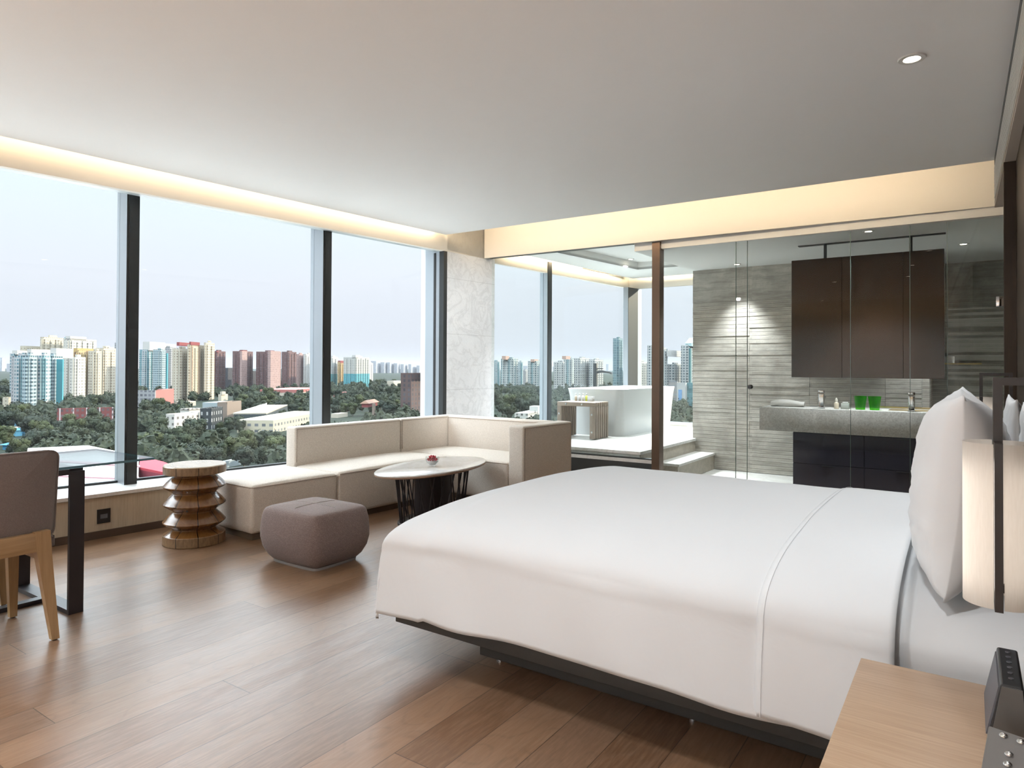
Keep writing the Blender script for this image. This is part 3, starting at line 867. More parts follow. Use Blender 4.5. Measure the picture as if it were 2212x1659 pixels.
def pillow(name, label, loc, rot, w=0.62, h=0.52, t=0.20, seed=0.0):
    """a plump pillow standing on its long edge: w along local y, h along local z, thickness along local x"""
    n = 34
    V, F = [], []
    for sgn in (1, -1):
        base = len(V)
        for i in range(n + 1):
            for j in range(n + 1):
                u, v = -1 + 2 * i / n, -1 + 2 * j / n
                a = max(0.0, (1 - abs(u) ** 2.4)) * max(0.0, (1 - abs(v) ** 2.4))
                th = t / 2 * a ** 0.48
                pin_u = 1 - 0.075 * (1 - v * v) * abs(u) ** 6
                pin_v = 1 - 0.085 * (1 - u * u) * abs(v) ** 6
                y, z = u * w / 2 * pin_v * (1 - 0.0 * v) , v * h / 2 * pin_u
                y, z = u * w / 2 * (1 - 0.06 * (1 - v * v) * abs(u) ** 4), v * h / 2 * (1 - 0.07 * (1 - u * u) * abs(v) ** 4)
                wr = noise.noise(Vector((u * 1.6 + seed, v * 1.6, sgn))) * 0.014 + noise.noise(Vector((u * 5 + v * 3 + seed, v * 5 - u * 3, sgn * 3))) * 0.009 + noise.noise(Vector((u * 13 + v * 5 + seed, v * 9 - u * 6, sgn * 3))) * 0.004
                V.append((sgn * (th + 0.003) + wr * a ** 0.5 - 0.015 * v * v * (1 - a), y, z))
        for i in range(n):
            for j in range(n):
                q = [base + i * (n + 1) + j, base + (i + 1) * (n + 1) + j, base + (i + 1) * (n + 1) + j + 1, base + i * (n + 1) + j + 1]
                F.append(tuple(q if sgn > 0 else q[::-1]))
    N = (n + 1) ** 2
    ring = [i * (n + 1) for i in range(n)] + [n * (n + 1) + j for j in range(n)] + [i * (n + 1) + n for i in range(n, 0, -1)] + [j for j in range(n, 0, -1)]
    for k in range(len(ring)):
        a, b = ring[k], ring[(k + 1) % len(ring)]
        F.append((a, b, b + N, a + N))
    mb = MB(); mb.v, mb.f = V, F
    o = mb.build(name, M['pillow'], None, 80)
    o.location, o.rotation_euler = loc, rot
    return tag(o, label, 'pillow', 'bed pillows')
pillow('pillow', 'plump white pillow standing upright at the near side of the bed', (-0.030, 2.50, 0.872), (0, math.radians(4.5), math.radians(1)), 0.70, 0.56, 0.25)
pillow('pillow', 'white pillow leaning on the headboard behind the near upright one', (0.160, 2.62, 0.868), (0, math.radians(2), 0), 0.66, 0.48, 0.06, 4.0)
pillow('pillow', 'white pillow standing at the far side of the bed', (-0.030, 3.38, 0.872), (0, math.radians(3), 0), 0.66, 0.54, 0.19, 9.0)
pillow('pillow', 'white pillow against the headboard at the far side, its corner beside the far lamp', (0.150, 3.50, 0.868), (0, math.radians(2), 0), 0.66, 0.48, 0.08, 13.0)

# ------------------------------------------------------------------ bedside
ns = thing('nightstand', 'pale oak topped nightstand in the lower right beside the bed', 'nightstand', (-0.01, 1.5, 0))
MB().rbox(-0.228, 0.198, 1.14, 1.885, 0.475, 0.5, 0.002, 2).build('top_panel', M['night_oak'], ns, 40)
MB().box(-0.215, 0.195, 1.155, 1.87, 0.20, 0.474).build('cabinet_body', M['bed_dark'], ns)
MB().rbox(-0.222, -0.2155, 1.165, 1.86, 0.21, 0.335, 0.002, 1).build('drawer', M['night_oak'], ns, 40)
MB().rbox(-0.222, -0.2155, 1.165, 1.86, 0.342, 0.468, 0.002, 1).build('drawer', M['night_oak'], ns, 40)
MB().box(-0.15, 0.19, 1.22, 1.80, 0.0, 0.199).build('plinth', M['bed_dark'], ns)

def reading_lamp(x, y, label):
    t = thing('reading_lamp', label, 'lamp', (0.2, y, 0.7), 0, 'bedside wall lamps')
    z0, z1, zt = 0.780, 1.083, 1.206
    xa, xw, R = x, 0.165, 0.052
    fr = MB().box(xa - 0.0075, xa + 0.0075, y - 0.012, y + 0.012, z1 - 0.01, zt).box(xa + 0.0075, 0.157, y - 0.012, y + 0.012, zt - 0.015, zt)
    fr.box(0.157, 0.172, y - 0.012, y + 0.012, 0.80, zt).box(0.172, 0.199, y - 0.03, y + 0.03, 0.86, 0.98)
    fr.box(xa + 0.0075, 0.157, y - 0.006, y + 0.006, 0.80, 0.815)
    fr.build('metal_frame', M['steel_frame'], t)
    MB().box(xa - 0.0065, xa + 0.0065, y - R - 0.002, y + R + 0.002, z0 - 0.004, z1 + 0.002).build('spine', M['steel_frame'], t)
    for sg in (-1, 1):
        mb = MB()
        P = []
        for k in range(25):
            a = -PI / 2 + PI * k / 24
            cx_, sy_ = math.cos(a), math.sin(a)
            P.append([(xa + sg * (0.008 + cx_ * (R - 0.004)), y + sy_ * R, z0), (xa + sg * (0.008 + cx_ * (R - 0.004)), y + sy_ * R, z1)])
        mb.grid(P).build('lamp_shade', M['shade'], t, 40)
        b = MB().lathe([(0.002, 0.0), (0.009, 0.004), (0.009, 0.245), (0.002, 0.25)], (xa + sg * 0.024, y, z0 + 0.02), 14)
        b.build('bulb', M['bulb'], t, 50)
    return t
M['steel_frame'] = plain('dark bronze lamp frame', (0.020, 0.013, 0.010), 0.45, 0.2)
M['bulb'] = emitter('warm lamp bulb', (1.0, 0.90, 0.81), 7.0)
reading_lamp(0.042, 1.575, 'white shaded reading lamp in a bronze frame, large at the right edge')
reading_lamp(0.043, 4.15, 'white shaded reading lamp in a bronze frame, beyond the bed pillows')

sp = thing('speaker', 'black wedge speaker with a graphite grille standing on the nightstand', 'speaker', (0.06, 1.71, 0.5))
def wedge(x0, x1, tx0, tx1, y0, y1, z0, z1):
    return MB().add([(x0, y0, z0), (x1, y0, z0), (x1, y1, z0), (x0, y1, z0), (tx0, y0, z1), (tx1, y0, z1), (tx1, y1, z1), (tx0, y1, z1)],
                    [(0, 3, 2, 1), (4, 5, 6, 7), (0, 1, 5, 4), (1, 2, 6, 5), (2, 3, 7, 6), (3, 0, 4, 7)])
o = wedge(0.026, 0.092, 0.046, 0.082, 1.605, 1.82, 0.503, 0.615).build('casing', M['plastic_black'], sp)
bv = o.modifiers.new('edge', 'BEVEL'); bv.width = 0.004; bv.segments = 3
wedge(0.0225, 0.026, 0.0425, 0.046, 1.613, 1.812, 0.510, 0.606).build('grille', M['grille'], sp)
wedge(0.030, 0.088, 0.048, 0.080, 1.6025, 1.605, 0.505, 0.612).build('end_plate', M['gunmetal'], sp)
for k in range(6):
    MB().cyl((0.064, 1.645 + k * 0.03), 0.0045, 0.615, 0.6165, 14).build('button', M['grille'], sp)
MB().box(0.03, 0.088, 1.61, 1.815, 0.4995, 0.503).build('rubber_foot', M['rubber'], sp)

ck = thing('alarm_clock', 'gunmetal bedside device with round chrome buttons at the lower right corner', 'alarm clock', (0.06, 1.47, 0.5), math.radians(0))
o = MB().add([(0.006, 1.385, 0.5), (0.12, 1.34, 0.5), (0.145, 1.50, 0.5), (0.025, 1.532, 0.5), (0.010, 1.39, 0.525), (0.12, 1.345, 0.525), (0.14, 1.49, 0.567), (0.026, 1.522, 0.567)],
         [(0, 3, 2, 1), (4, 5, 6, 7), (0, 1, 5, 4), (1, 2, 6, 5), (2, 3, 7, 6), (3, 0, 4, 7)]).build('case', M['gunmetal'], ck)
bv = o.modifiers.new('edge', 'BEVEL'); bv.width = 0.003; bv.segments = 3
def on_face(u, v):
    a, b, c, d = [Vector(p) for p in ((0.010, 1.39, 0.525), (0.12, 1.345, 0.525), (0.14, 1.49, 0.567), (0.026, 1.522, 0.567))]
    return (a * (1 - u) + b * u) * (1 - v) + (d * (1 - u) + c * u) * v
nf = (on_face(1, 0) - on_face(0, 0)).cross(on_face(0, 1) - on_face(0, 0)).normalized()
for (u, v) in ((0.20, 0.90), (0.42, 0.90), (0.30, 0.62), (0.30, 0.45), (0.30, 0.28), (0.62, 0.90), (0.60, 0.62), (0.60, 0.45)):
    p = on_face(u, v)
    mb = MB().lathe([(0.0065, -0.001), (0.0065, 0.0015), (0.005, 0.003), (0.001, 0.0034)], (0, 0, 0), 18)
    R_ = nf.to_track_quat('Z', 'Y').to_matrix()
    mb.v = [tuple(R_ @ Vector(q) + p) for q in mb.v]
    mb.build('button', M['chrome'], ck, 40)
# ------------------------------------------------------------------ corner sofa, its own frame turned a little clockwise
sofa = thing('sectional_sofa', 'L shaped oatmeal corner sofa under the windows with one block arm', 'sofa', (-4.13, 2.84, 0), -math.atan(0.045))
def sb(name, x0, x1, y0, y1, z0, z1, r, m='sofa', crown=0.0):
    return MB().rbox(x0, x1, y0, y1, z0, z1, r, 4, crown).build(name, M[m], sofa, 50, local=True)
XB, YB = -0.70, 2.78
MB().box(-0.665, -0.03, 0.03, 2.74, 0, 0.05).box(-0.03, 0.82, 2.07, 2.74, 0, 0.05).build('plinth', M['sofa_base'], sofa, local=True)
sb('chaise_seat', -0.685, 0.0, 0.0, 0.745, 0.048, 0.385, 0.028, crown=0.028)
sb('seat', -0.575, 0.0, 0.751, 2.025, 0.048, 0.390, 0.026, crown=0.026)
sb('seat', -0.575, 0.695, 2.03, 2.625, 0.048, 0.390, 0.026, crown=0.026)
sb('backrest', XB, -0.562, 0.751, 1.955, 0.048, 0.712, 0.020)
sb('backrest', XB, -0.562, 1.960, YB, 0.048, 0.712, 0.020)
sb('backrest', -0.560, 0.70, 2.622, YB, 0.048, 0.712, 0.020)
sb('armrest', 0.697, 0.862, 2.03, YB + 0.04, 0.048, 0.712, 0.020)
def pipe(pts): MB().tube(pts, 0.0032, 6).build('piping', M['piping'], sofa, 60, local=True)
pipe([(-0.68, 0.0015, 0.372), (-0.02, 0.0015, 0.372), (0.0, 0.02, 0.372), (0.0015, 0.06, 0.372), (0.0015, 0.73, 0.372)])
pipe([(0.0015, 0.765, 0.376), (0.0015, 2.02, 0.376)])
pipe([(0.02, 2.0285, 0.376), (0.69, 2.0285, 0.376)])
pipe([(-0.561, 0.765, 0.42), (-0.5605, 0.765, 0.695), (-0.5605, 1.945, 0.695), (-0.5605, 1.945, 0.42)])
pipe([(-0.5605, 1.972, 0.42), (-0.5605, 1.972, 0.695), (-0.5605, 2.62, 0.695)])
pipe([(-0.55, 2.6205, 0.695), (0.69, 2.6205, 0.695)])
pipe([(0.8635, 2.05, 0.06), (0.8635, 2.05, 0.695), (0.8635, YB + 0.02, 0.695), (0.8635, YB + 0.02, 0.06)])

# ------------------------------------------------------------------ oval coffee table with a cage of dark rods
ct = thing('coffee_table', 'oval white marble coffee table on a cage of dark metal rods', 'coffee table', (-3.61, 4.16, 0), math.radians(5))
M['table_top'] = stone('creamy marble top', (0.74, 0.71, 0.68), (0.83, 0.81, 0.78), (0.62, 0.56, 0.52), 4.0, 0.06, None, 0.12, 0.5)
prof = [(0.970, 0.398), (0.993, 0.402), (1.0, 0.412), (0.998, 0.420), (0.99, 0.422)]
MB().lathe([(0.93, 0.392)] + prof[:3] , (0, 0, 0), 96, 0.317, 0.628).build('edge_band', plain('brown stone edge', (0.42, 0.29, 0.21), 0.3), ct, 40, local=True)
MB().lathe([(0.985, 0.4125), (0.9985, 0.4125), (0.9985, 0.418), (0.988, 0.422)], (0, 0, 0), 96, 0.317, 0.628).build('tabletop', M['table_top'], ct, 40, local=True)
MB().lathe([(0.52, 0.379), (0.60, 0.379), (0.60, 0.391), (0.52, 0.391)], (0, 0, 0), 48, 0.317, 0.628).build('top_plate', M['steel_black'], ct, 40, local=True)
rngt = random.Random(4)
for k in range(44):
    a0 = 2 * PI * k / 44
    a1 = a0 + (0.20 if k % 2 else -0.20) + rngt.uniform(-0.07, 0.07)
    p = (0.66 * 0.317 * math.cos(a0), 0.66 * 0.628 * math.sin(a0), 0.39)
    q = (0.55 * 0.317 * math.cos(a1), 0.58 * 0.628 * math.sin(a1), 0.012)
    MB().tube([p, q], 0.0052, 8).build('rod', M['steel_black'], ct, 60, local=True)
MB().lathe([(0.50, 0.0), (0.62, 0.0), (0.62, 0.013), (0.50, 0.013)], (0, 0, 0), 48, 0.317, 0.628).build('base_ring', M['steel_black'], ct, 40, local=True)
MB().lathe([(0.34, 0.013), (0.34, 0.385)], (0, 0, 0), 40, 0.317, 0.628).build('core', M['steel_black'], ct, 40, local=True)

bw = thing('glass_bowl', 'small clear glass bowl of raspberries on the oval marble table', 'bowl', (-3.592, 4.123, 0.4222))
MB().lathe([(0.020, 0.0), (0.024, 0.002), (0.026, 0.006), (0.040, 0.018), (0.052, 0.040), (0.056, 0.062), (0.055, 0.076), (0.0535, 0.076), (0.054, 0.062), (0.050, 0.042), (0.038, 0.022), (0.022, 0.012), (0.001, 0.011)], (0, 0, 0), 36).build('bowl', M['crystal'], bw, 60, local=True)
MB().lathe([(0.001, 0.0125), (0.024, 0.0135), (0.046, 0.038), (0.047, 0.042), (0.001, 0.044)], (0, 0, 0), 28).build('cream_filling', plain('white cream', (0.85, 0.83, 0.8), 0.5), bw, 50, local=True)
def berry_mesh():
    mb = MB()
    def ball(c, r):
        vs, fs = [], []
        for i in range(5):
            th = PI * i / 4
            for j in range(7):
                ph = 2 * PI * j / 7
                vs.append((c[0] + r * math.sin(th) * math.cos(ph), c[1] + r * math.sin(th) * math.sin(ph), c[2] + r * math.cos(th)))
        for i in range(4):
            for j in range(7):
                fs.append((i * 7 + j, i * 7 + (j + 1) % 7, (i + 1) * 7 + (j + 1) % 7, (i + 1) * 7 + j))
        mb.add(vs, fs)
    for row, (z, r, n) in enumerate(((-0.005, 0.0062, 8), (0.0, 0.0064, 8), (0.005, 0.005, 7), (0.0088, 0.0026, 4), (0.0105, 0.0, 1))):
        for k in range(n):
            a = 2 * PI * (k + 0.5 * (row % 2)) / n
            ball((r * math.cos(a), r * math.sin(a), z), 0.0029)
    return mb
b0 = berry_mesh().build('raspberry', M['berry'], None, 80)
rb = random.Random(3)
spots = [(0.034 * math.cos(a), 0.034 * math.sin(a), 0.054) for a in [2 * PI * k / 9 for k in range(9)]] + [(0.015 * math.cos(a), 0.015 * math.sin(a), 0.058) for a in [0.4 + 2 * PI * k / 4 for k in range(4)]] + \
        [(0.022 * math.cos(a), 0.022 * math.sin(a), 0.072) for a in [0.2 + 2 * PI * k / 6 for k in range(6)]] + [(0.006, 0.004, 0.080), (-0.008, -0.005, 0.079)]
for i, (x, y, z) in enumerate(spots):
    o = b0 if i == 0 else b0.copy()
    if i: COL.objects.link(o)
    o.location = (-3.592 + x, 4.123 + y, 0.4222 + z)
    o.rotation_euler = (rb.uniform(-1.2, 1.2), rb.uniform(-1.2, 1.2), rb.uniform(0, 6))
    tag(o, 'red raspberry heaped in the glass bowl on the oval table', 'raspberry', 'raspberries in the glass bowl')

# ------------------------------------------------------------------ pouf
pf = thing('pouf', 'taupe woven square pouf with bulging sides standing on the floor before the sofa', 'pouf', (-3.425, 2.815, 0), 0.0)
def squircle(hx, hy, z, bulge, n=128, e=13.0):
    row = []
    for k in range(n):
        a = 2 * PI * (k + 0.5) / n
        c, s_ = math.cos(a), math.sin(a)
        r = (abs(c) ** e + abs(s_) ** e) ** (-1 / e)
        x, y = r * c, r * s_
        bx = 1 + bulge * (1 - min(1, abs(y)) ** 2); by = 1 + bulge * (1 - min(1, abs(x)) ** 2)
        row.append((x * hx * bx, y * hy * by, z))
    return row
rows = []
prof = [(0.0, 0.012, 0.70, 0.03), (0.02, 0.012, 0.765, 0.04), (0.10, 0.0, 0.86, 0.06), (0.25, 0.0, 0.955, 0.08), (0.42, 0.0, 1.0, 0.095), (0.58, 0.0, 1.0, 0.095), (0.74, 0.0, 0.985, 0.08), (0.86, 0.0, 0.955, 0.065), (0.905, 0.0, 0.935, 0.055), (0.935, 0, 0.905, 0.05), (0.955, 0, 0.86, 0.05), (0.97, 0, 0.76, 0.04), (0.988, 0, 0.5, 0.02), (0.996, 0, 0.25, 0.0), (1.0, 0, 0.02, 0.0)]
for t_, dz, k_, b_ in prof:
    rows.append(squircle(0.272 * k_, 0.225 * k_, 0.012 + 0.345 * t_, b_))
mb = MB()
Pg = [[rows[i][k] for i in range(len(rows))] for k in range(128)]
mb.grid(Pg, close_u=True); mb.add([p for p in rows[0]], [tuple(range(128))[::-1]]); mb.add([p for p in rows[-1]], [tuple(range(128))])
mb.build('cushion_body', M['pouf'], pf, 60, local=True)
mb = MB(); q0, q1 = squircle(0.205, 0.168, 0.0, 0.03), squircle(0.208, 0.171, 0.016, 0.03)
mb.grid([[q0[k], q1[k]] for k in range(128)], close_u=True); mb.add(q0, [tuple(range(128))[::-1]]); mb.add(q1, [tuple(range(128))])
mb.build('base_plate', plain('grey glide base', (0.30, 0.28, 0.27), 0.5), pf, 50, local=True)
for sx, sy in ((1, 0), (0, 1)):
    pts = []
    for k in range(-20, 21):
        f = k / 20
        d = abs(f)
        z = 0.012 + 0.345 * (1.0 - 0.012 * d ** 2 * 2 - (0.05 * max(0, d - 0.75) / 0.25))
        pts.append((f * 0.235 * sx, f * 0.195 * sy, z + 0.001))
    MB().tube(pts, 0.0016, 5).build('seam', M['pouf_seam'], pf, 60, local=True)

# ------------------------------------------------------------------ carved stump stool
stl = thing('stump_stool', 'carved round wooden stool with zigzag waist beside the chaise end', 'stool', (-4.460, 2.622, 0))
R0 = 0.200
def soft(prof, k=4):
    out = []
    n = len(prof)
    for i in range(n - 1):
        p0, p1, p2, p3 = prof[max(i - 1, 0)], prof[i], prof[i + 1], prof[min(i + 2, n - 1)]
        for j in range(k):
            t_ = j / k
            out.append(tuple(0.5 * (2 * b + (c - a) * t_ + (2 * a - 5 * b + 4 * c - d) * t_ ** 2 + (3 * b - a - 3 * c + d) * t_ ** 3) for a, b, c, d in zip(p0, p1, p2, p3)))
    return out + [prof[-1]]
MB().lathe([(R0 - 0.004, 0.0), (R0, 0.004), (R0, 0.064), (R0 - 0.003, 0.068)], (0, 0, 0), 64).build('base_disc', M['stump_end'], stl, 35, local=True)
MB().lathe(soft([(R0 - 0.003, 0.068), (0.178, 0.078), (0.150, 0.094), (0.140, 0.103), (0.150, 0.112), (0.182, 0.132), (R0 - 0.003, 0.144), (R0 + 0.001, 0.152), (R0 - 0.006, 0.160), (0.172, 0.186),
            (0.146, 0.212), (0.137, 0.222), (0.146, 0.232), (0.182, 0.256), (R0 - 0.003, 0.266), (R0 + 0.001, 0.274), (R0 - 0.006, 0.283), (0.172, 0.309), (0.146, 0.335), (0.137, 0.345), (0.146, 0.354),
            (0.182, 0.378), (R0 - 0.003, 0.388), (R0 + 0.001, 0.396), (R0 - 0.006, 0.405), (0.172, 0.430), (0.146, 0.455), (0.138, 0.464), (0.150, 0.472), (0.186, 0.479)]), (0, 0, 0), 64).build('zigzag_body', M['stump'], stl, 85, local=True)
MB().lathe([(0.186, 0.479), (R0, 0.483), (R0 + 0.001, 0.488), (R0 + 0.001, 0.534)], (0, 0, 0), 64).build('top_disc', M['stump_end'], stl, 35, local=True)
MB().lathe([(R0 + 0.001, 0.534), (R0 - 0.004, 0.540), (0.02, 0.5405)], (0, 0, 0), 64).build('top_face', M['stump_top'], stl, 35, local=True)

# ------------------------------------------------------------------ desk and its chairs
dk = thing('desk', 'glass topped desk on dark steel loop legs beside the left windows', 'desk', (-3.96, 1.1, 0))
MB().prism([(-3.655, 0.12), (-3.655, 1.915), (-4.32, 1.915), (-4.32, 0.12)], 0.712, 0.724).build('glass_top', M['desk_glass'], dk)
ed = MB()
for (x0, x1, y0, y1) in ((-3.6555, -3.6525, 0.12, 1.9165), (-4.322, -4.319, 0.12, 1.9165), (-4.32, -3.655, 1.9145, 1.9175), (-4.32, -3.655, 0.1185, 0.1215)):
    ed.box(x0, x1, y0, y1, 0.7125, 0.7235)
ed.build('glass_edge', M['desk_edge'], dk)
for y in (1.532, 0.45):
    MB().box(-3.66, -3.64, y - 0.033, y + 0.033, 0, 0.70).build('leg', M['steel_black'], dk)
    MB().box(-4.29, -4.27, y - 0.033, y + 0.033, 0, 0.70).build('leg', M['steel_black'], dk)
    MB().box(-4.27, -3.66, y - 0.033, y + 0.033, 0, 0.022).build('floor_bar', M['steel_black'], dk)
    MB().box(-4.27, -3.66, y - 0.033, y + 0.033, 0.69, 0.711).build('top_bar', M['steel_black'], dk)
MB().box(-3.66, -3.64, 0.483, 1.499, 0.685, 0.711).build('apron_rail', M['steel_black'], dk)
MB().box(-4.29, -4.27, 0.483, 1.499, 0.685, 0.711).build('apron_rail', M['steel_black'], dk)
MB().box(-3.99, -3.94, 0.483, 1.499, 0, 0.022).build('floor_stretcher', M['steel_black'], dk)

def desk_chair(loc, rz, label):
    """seat centre at loc; the chair faces local -x (its back is at +x)"""
    t = thing('dining_chair', label, 'chair', loc, rz, 'chairs at the glass desk')
    def bd(mb, n, m, sm=40): return mb.build(n, M[m], t, sm, local=True)
    bd(MB().rbox(-0.235, 0.215, -0.225, 0.225, 0.405, 0.462, 0.022, 4, 0.01), 'seat', 'chair_cloth', 60)
    back = MB()
    P = []
    n = 40
    w, z0, z1, rr = 0.232, 0.452, 0.848, 0.045
    outline = []
    for (cx_, cz_, a0) in ((w - rr, z1 - rr, 0), (-w + rr, z1 - rr, 90), (-w + rr, z0 + rr * 0.8, 180), (w - rr, z0 + rr * 0.8, 270)):
        for k in range(9):
            a = math.radians(a0 + 90 * k / 8)
            outline.append((cx_ + rr * math.cos(a), cz_ + rr * 0.9 * math.sin(a)))
    m_ = len(outline)
    def lean(z, y): return 0.205 + (z - 0.45) * 0.10 - 0.055 * (abs(y) / w) ** 2.2
    rings = [(0.990, -0.026), (1.0, -0.016), (1.0, 0.016), (0.990, 0.026)]
    vs = [(lean(z, y) + d + 0.0, y * k_, (z - 0.65) * k_ + 0.65) for k_, d in rings for (y, z) in outline]
    fs = [(i * m_ + k, i * m_ + (k + 1) % m_, (i + 1) * m_ + (k + 1) % m_, (i + 1) * m_ + k) for i in range(3) for k in range(m_)]
    for ring_i, d, flip in ((0, -0.030, 0), (3, 0.030, 1)):
        inner = len(vs)
        for kk in (0.9, 0.6, 0.3):
            vs += [(lean((z - 0.65) * kk + 0.65, y * kk) + d, y * kk, (z - 0.65) * kk + 0.65) for (y, z) in outline]
        b0_, seq = ring_i * m_, [inner, inner + m_, inner + 2 * m_]
        prev = b0_
        for s0 in seq:
            fs += [(prev + k, prev + (k + 1) % m_, s0 + (k + 1) % m_, s0 + k) for k in range(m_)]
            prev = s0
        fs.append(tuple(prev + k for k in range(m_)))
    back.add(vs, fs)
    bd(back, 'backrest', 'chair_cloth', 55)
    pw = MB().tube([(lean(z, y) + 0.028, y * 0.995, (z - 0.65) * 0.995 + 0.65) for (y, z) in outline + outline[:1]], 0.0028, 6)
    bd(pw, 'piping', 'chair_cloth', 60)
    bd(MB().rbox(0.205, 0.243, -0.19, 0.19, 0.405, 0.488, 0.004, 2), 'rear_rail', 'ash_x')
    bd(MB().rbox(-0.225, -0.195, -0.19, 0.19, 0.345, 0.404, 0.004, 2), 'front_rail', 'ash_x')
    for sg in (-1, 1):
        bd(MB().rbox(-0.20, 0.205, sg * 0.195 - 0.014, sg * 0.195 + 0.014, 0.345, 0.404, 0.004, 2), 'side_rail', 'ash_x')
        lg = MB().bar((0.238, sg * 0.213, 0.006), (0.222, sg * 0.168, 0.40), 0.030, 0.030, 0.044, 0.056).bar((0.222, sg * 0.168, 0.40), (0.226, sg * 0.160, 0.492), 0.044, 0.058, 0.036, 0.060)
        bd(lg, 'leg', 'ash')
        lg = MB().bar((-0.222, sg * 0.213, 0.006), (-0.205, sg * 0.20, 0.404), 0.028, 0.030, 0.045, 0.050)
        bd(lg, 'leg', 'ash')
        for x in (0.238, -0.222):
            bd(MB().cyl((x, sg * 0.213), 0.011, 0.0, 0.008, 12), 'glide', 'plastic_black')
    return t
ch = desk_chair((-3.605, 1.118, 0), 0.0, 'grey upholstered ash chair with its back to the room, cut by the left edge')
dup(ch, (-4.285, 1.160, 0), PI, 'ash chair across the glass desk, only one front leg showing')
# ------------------------------------------------------------------ bathroom
def rrect(hx, hy, r, n=10):
    pts = []
    for (cx_, cy_, a0) in ((hx - r, hy - r, 0), (-hx + r, hy - r, 90), (-hx + r, -hy + r, 180), (hx - r, -hy + r, 270)):
        for k in range(n + 1):
            a = math.radians(a0 + 90 * k / n)
            pts.append((cx_ + r * math.cos(a), cy_ + r * math.sin(a)))
    return pts
tub = thing('bathtub', 'white freestanding bathtub on the raised platform by the corner windows', 'bathtub', (-3.965, 8.56, PLAT))
lv = [(0.355, 0.86, 0.11, 0.0), (0.358, 0.865, 0.11, 0.012), (0.370, 0.885, 0.11, 0.20), (0.388, 0.915, 0.10, 0.50), (0.398, 0.930, 0.09, 0.585), (0.400, 0.932, 0.09, 0.593), (0.396, 0.928, 0.09, 0.598), (0.360, 0.890, 0.12, 0.598), (0.350, 0.88, 0.13, 0.59), (0.33, 0.85, 0.15, 0.45), (0.28, 0.75, 0.18, 0.20), (0.22, 0.65, 0.18, 0.13)]
P = []
for hx, hy, r_, z in lv:
    P.append([(x, y, z) for x, y in rrect(hx, hy, r_)])
mb = MB().grid([[P[i][k] for i in range(len(P))] for k in range(len(P[0]))], close_u=True)
mb.add(P[-1], [tuple(range(len(P[-1])))]); mb.add(P[0], [tuple(range(len(P[0])))[::-1]])
mb.build('tub_shell', M['tub'], tub, 50, local=True)
mb = MB().cyl((0.0, -0.3), 0.03, 0.1301, 0.136, 20); mb.build('drain', M['chrome'], tub, 40, local=True)

tp = thing('tub_faucet', 'dark standing bath tap with a long spout behind the bathtub', 'faucet', (-4.44, 8.62, PLAT))
MB().rbox(-0.028, 0.028, -0.02, 0.02, 0.0, 0.93, 0.004, 2).build('column', M['alu_dark'], tp, 40, local=True)
MB().tube([(0.0, 0, 0.80), (0.10, 0, 0.815), (0.22, 0.0, 0.80), (0.26, 0.0, 0.785)], [0.02, 0.018, 0.015, 0.015], 12).build('spout', M['alu_dark'], tp, 50, local=True)
MB().rbox(0.03, 0.12, -0.012, 0.012, 0.845, 0.86, 0.003, 2).build('handle', M['alu_dark'], tp, 40, local=True)
MB().tube([(0.0, 0.035, 0.5), (0.0, 0.035, 0.82)], 0.010, 10).build('hand_shower', M['alu_dark'], tp, 50, local=True)

bs = thing('slatted_bench', 'weathered teak side bench with slatted legs in front of the bathtub', 'bench', (-3.965, 7.36, PLAT))
X0, X1, Y0_, Y1_, ZT = -0.256, 0.256, -0.20, 0.20, 0.445
for k in range(7):
    y = Y0_ + 0.03 + k * (Y1_ - Y0_ - 0.06) / 6
    MB().rbox(X0, X1, y - 0.021, y + 0.021, ZT - 0.05, ZT, 0.004, 2).build('top_slat', M['teak_x'], bs, 40, local=True)
    for x in (X0, X1 - 0.062):
        MB().rbox(x, x + 0.062, y - 0.0205, y + 0.0205, 0.008, ZT - 0.0505, 0.004, 2).build('leg_slat', M['teak'], bs, 40, local=True)
for x in (X0 + 0.03, X1 - 0.03):
    MB().tube([(x, Y0_ + 0.005, 0.09), (x, Y1_ - 0.005, 0.09)], 0.006, 8).build('tie_rod', M['chrome'], bs, 50, local=True)
    for z in (0.09, 0.30):
        b = MB().lathe([(0.011, 0.0), (0.011, 0.004), (0.004, 0.006)], (0, 0, 0), 14)
        b.v = [(x + p[0], Y0_ + 0.009 - p[2], z + p[1]) for p in b.v]
        b.build('bolt', M['chrome'], bs, 40, local=True)
for x in (-0.13, 0.09):
    b = MB().lathe([(0.011, 0.0), (0.011, 0.004), (0.004, 0.006)], (0, 0, 0), 14)
    b.v = [(x + p[0], Y0_ + 0.009 - p[2], ZT - 0.025 + p[1]) for p in b.v]
    b.build('bolt', M['chrome'], bs, 40, local=True)
liq = [('bottle', (0.62, 0.55, 0.45), 'amber toned toiletry bottle, first from the left on the teak bench'), ('bottle', (0.80, 0.80, 0.82), 'white toiletry bottle, second from the left on the teak bench'),
       ('bottle', (0.84, 0.84, 0.83), 'clear white toiletry bottle, third from the left on the teak bench'), ('bottle', (0.62, 0.66, 0.12), 'yellow green toiletry bottle beside the small box on the teak bench')]
for i, (nm, c, lab) in enumerate(liq):
    t = thing(nm, lab, 'bottle', (-4.115 + i * 0.044, 7.455 + i * 0.012, PLAT + ZT), 0, 'toiletries on the teak bench')
    MB().lathe([(0.015, 0.0), (0.017, 0.003), (0.017, 0.055), (0.012, 0.068), (0.007, 0.072)], (0, 0, 0), 18).build('body', plain('bottle liquid %d' % i, c, 0.25), t, 40, local=True)
    MB().lathe([(0.008, 0.072), (0.009, 0.074), (0.008, 0.096), (0.003, 0.098)], (0, 0, 0), 14).build('cap', M['tub'], t, 40, local=True)
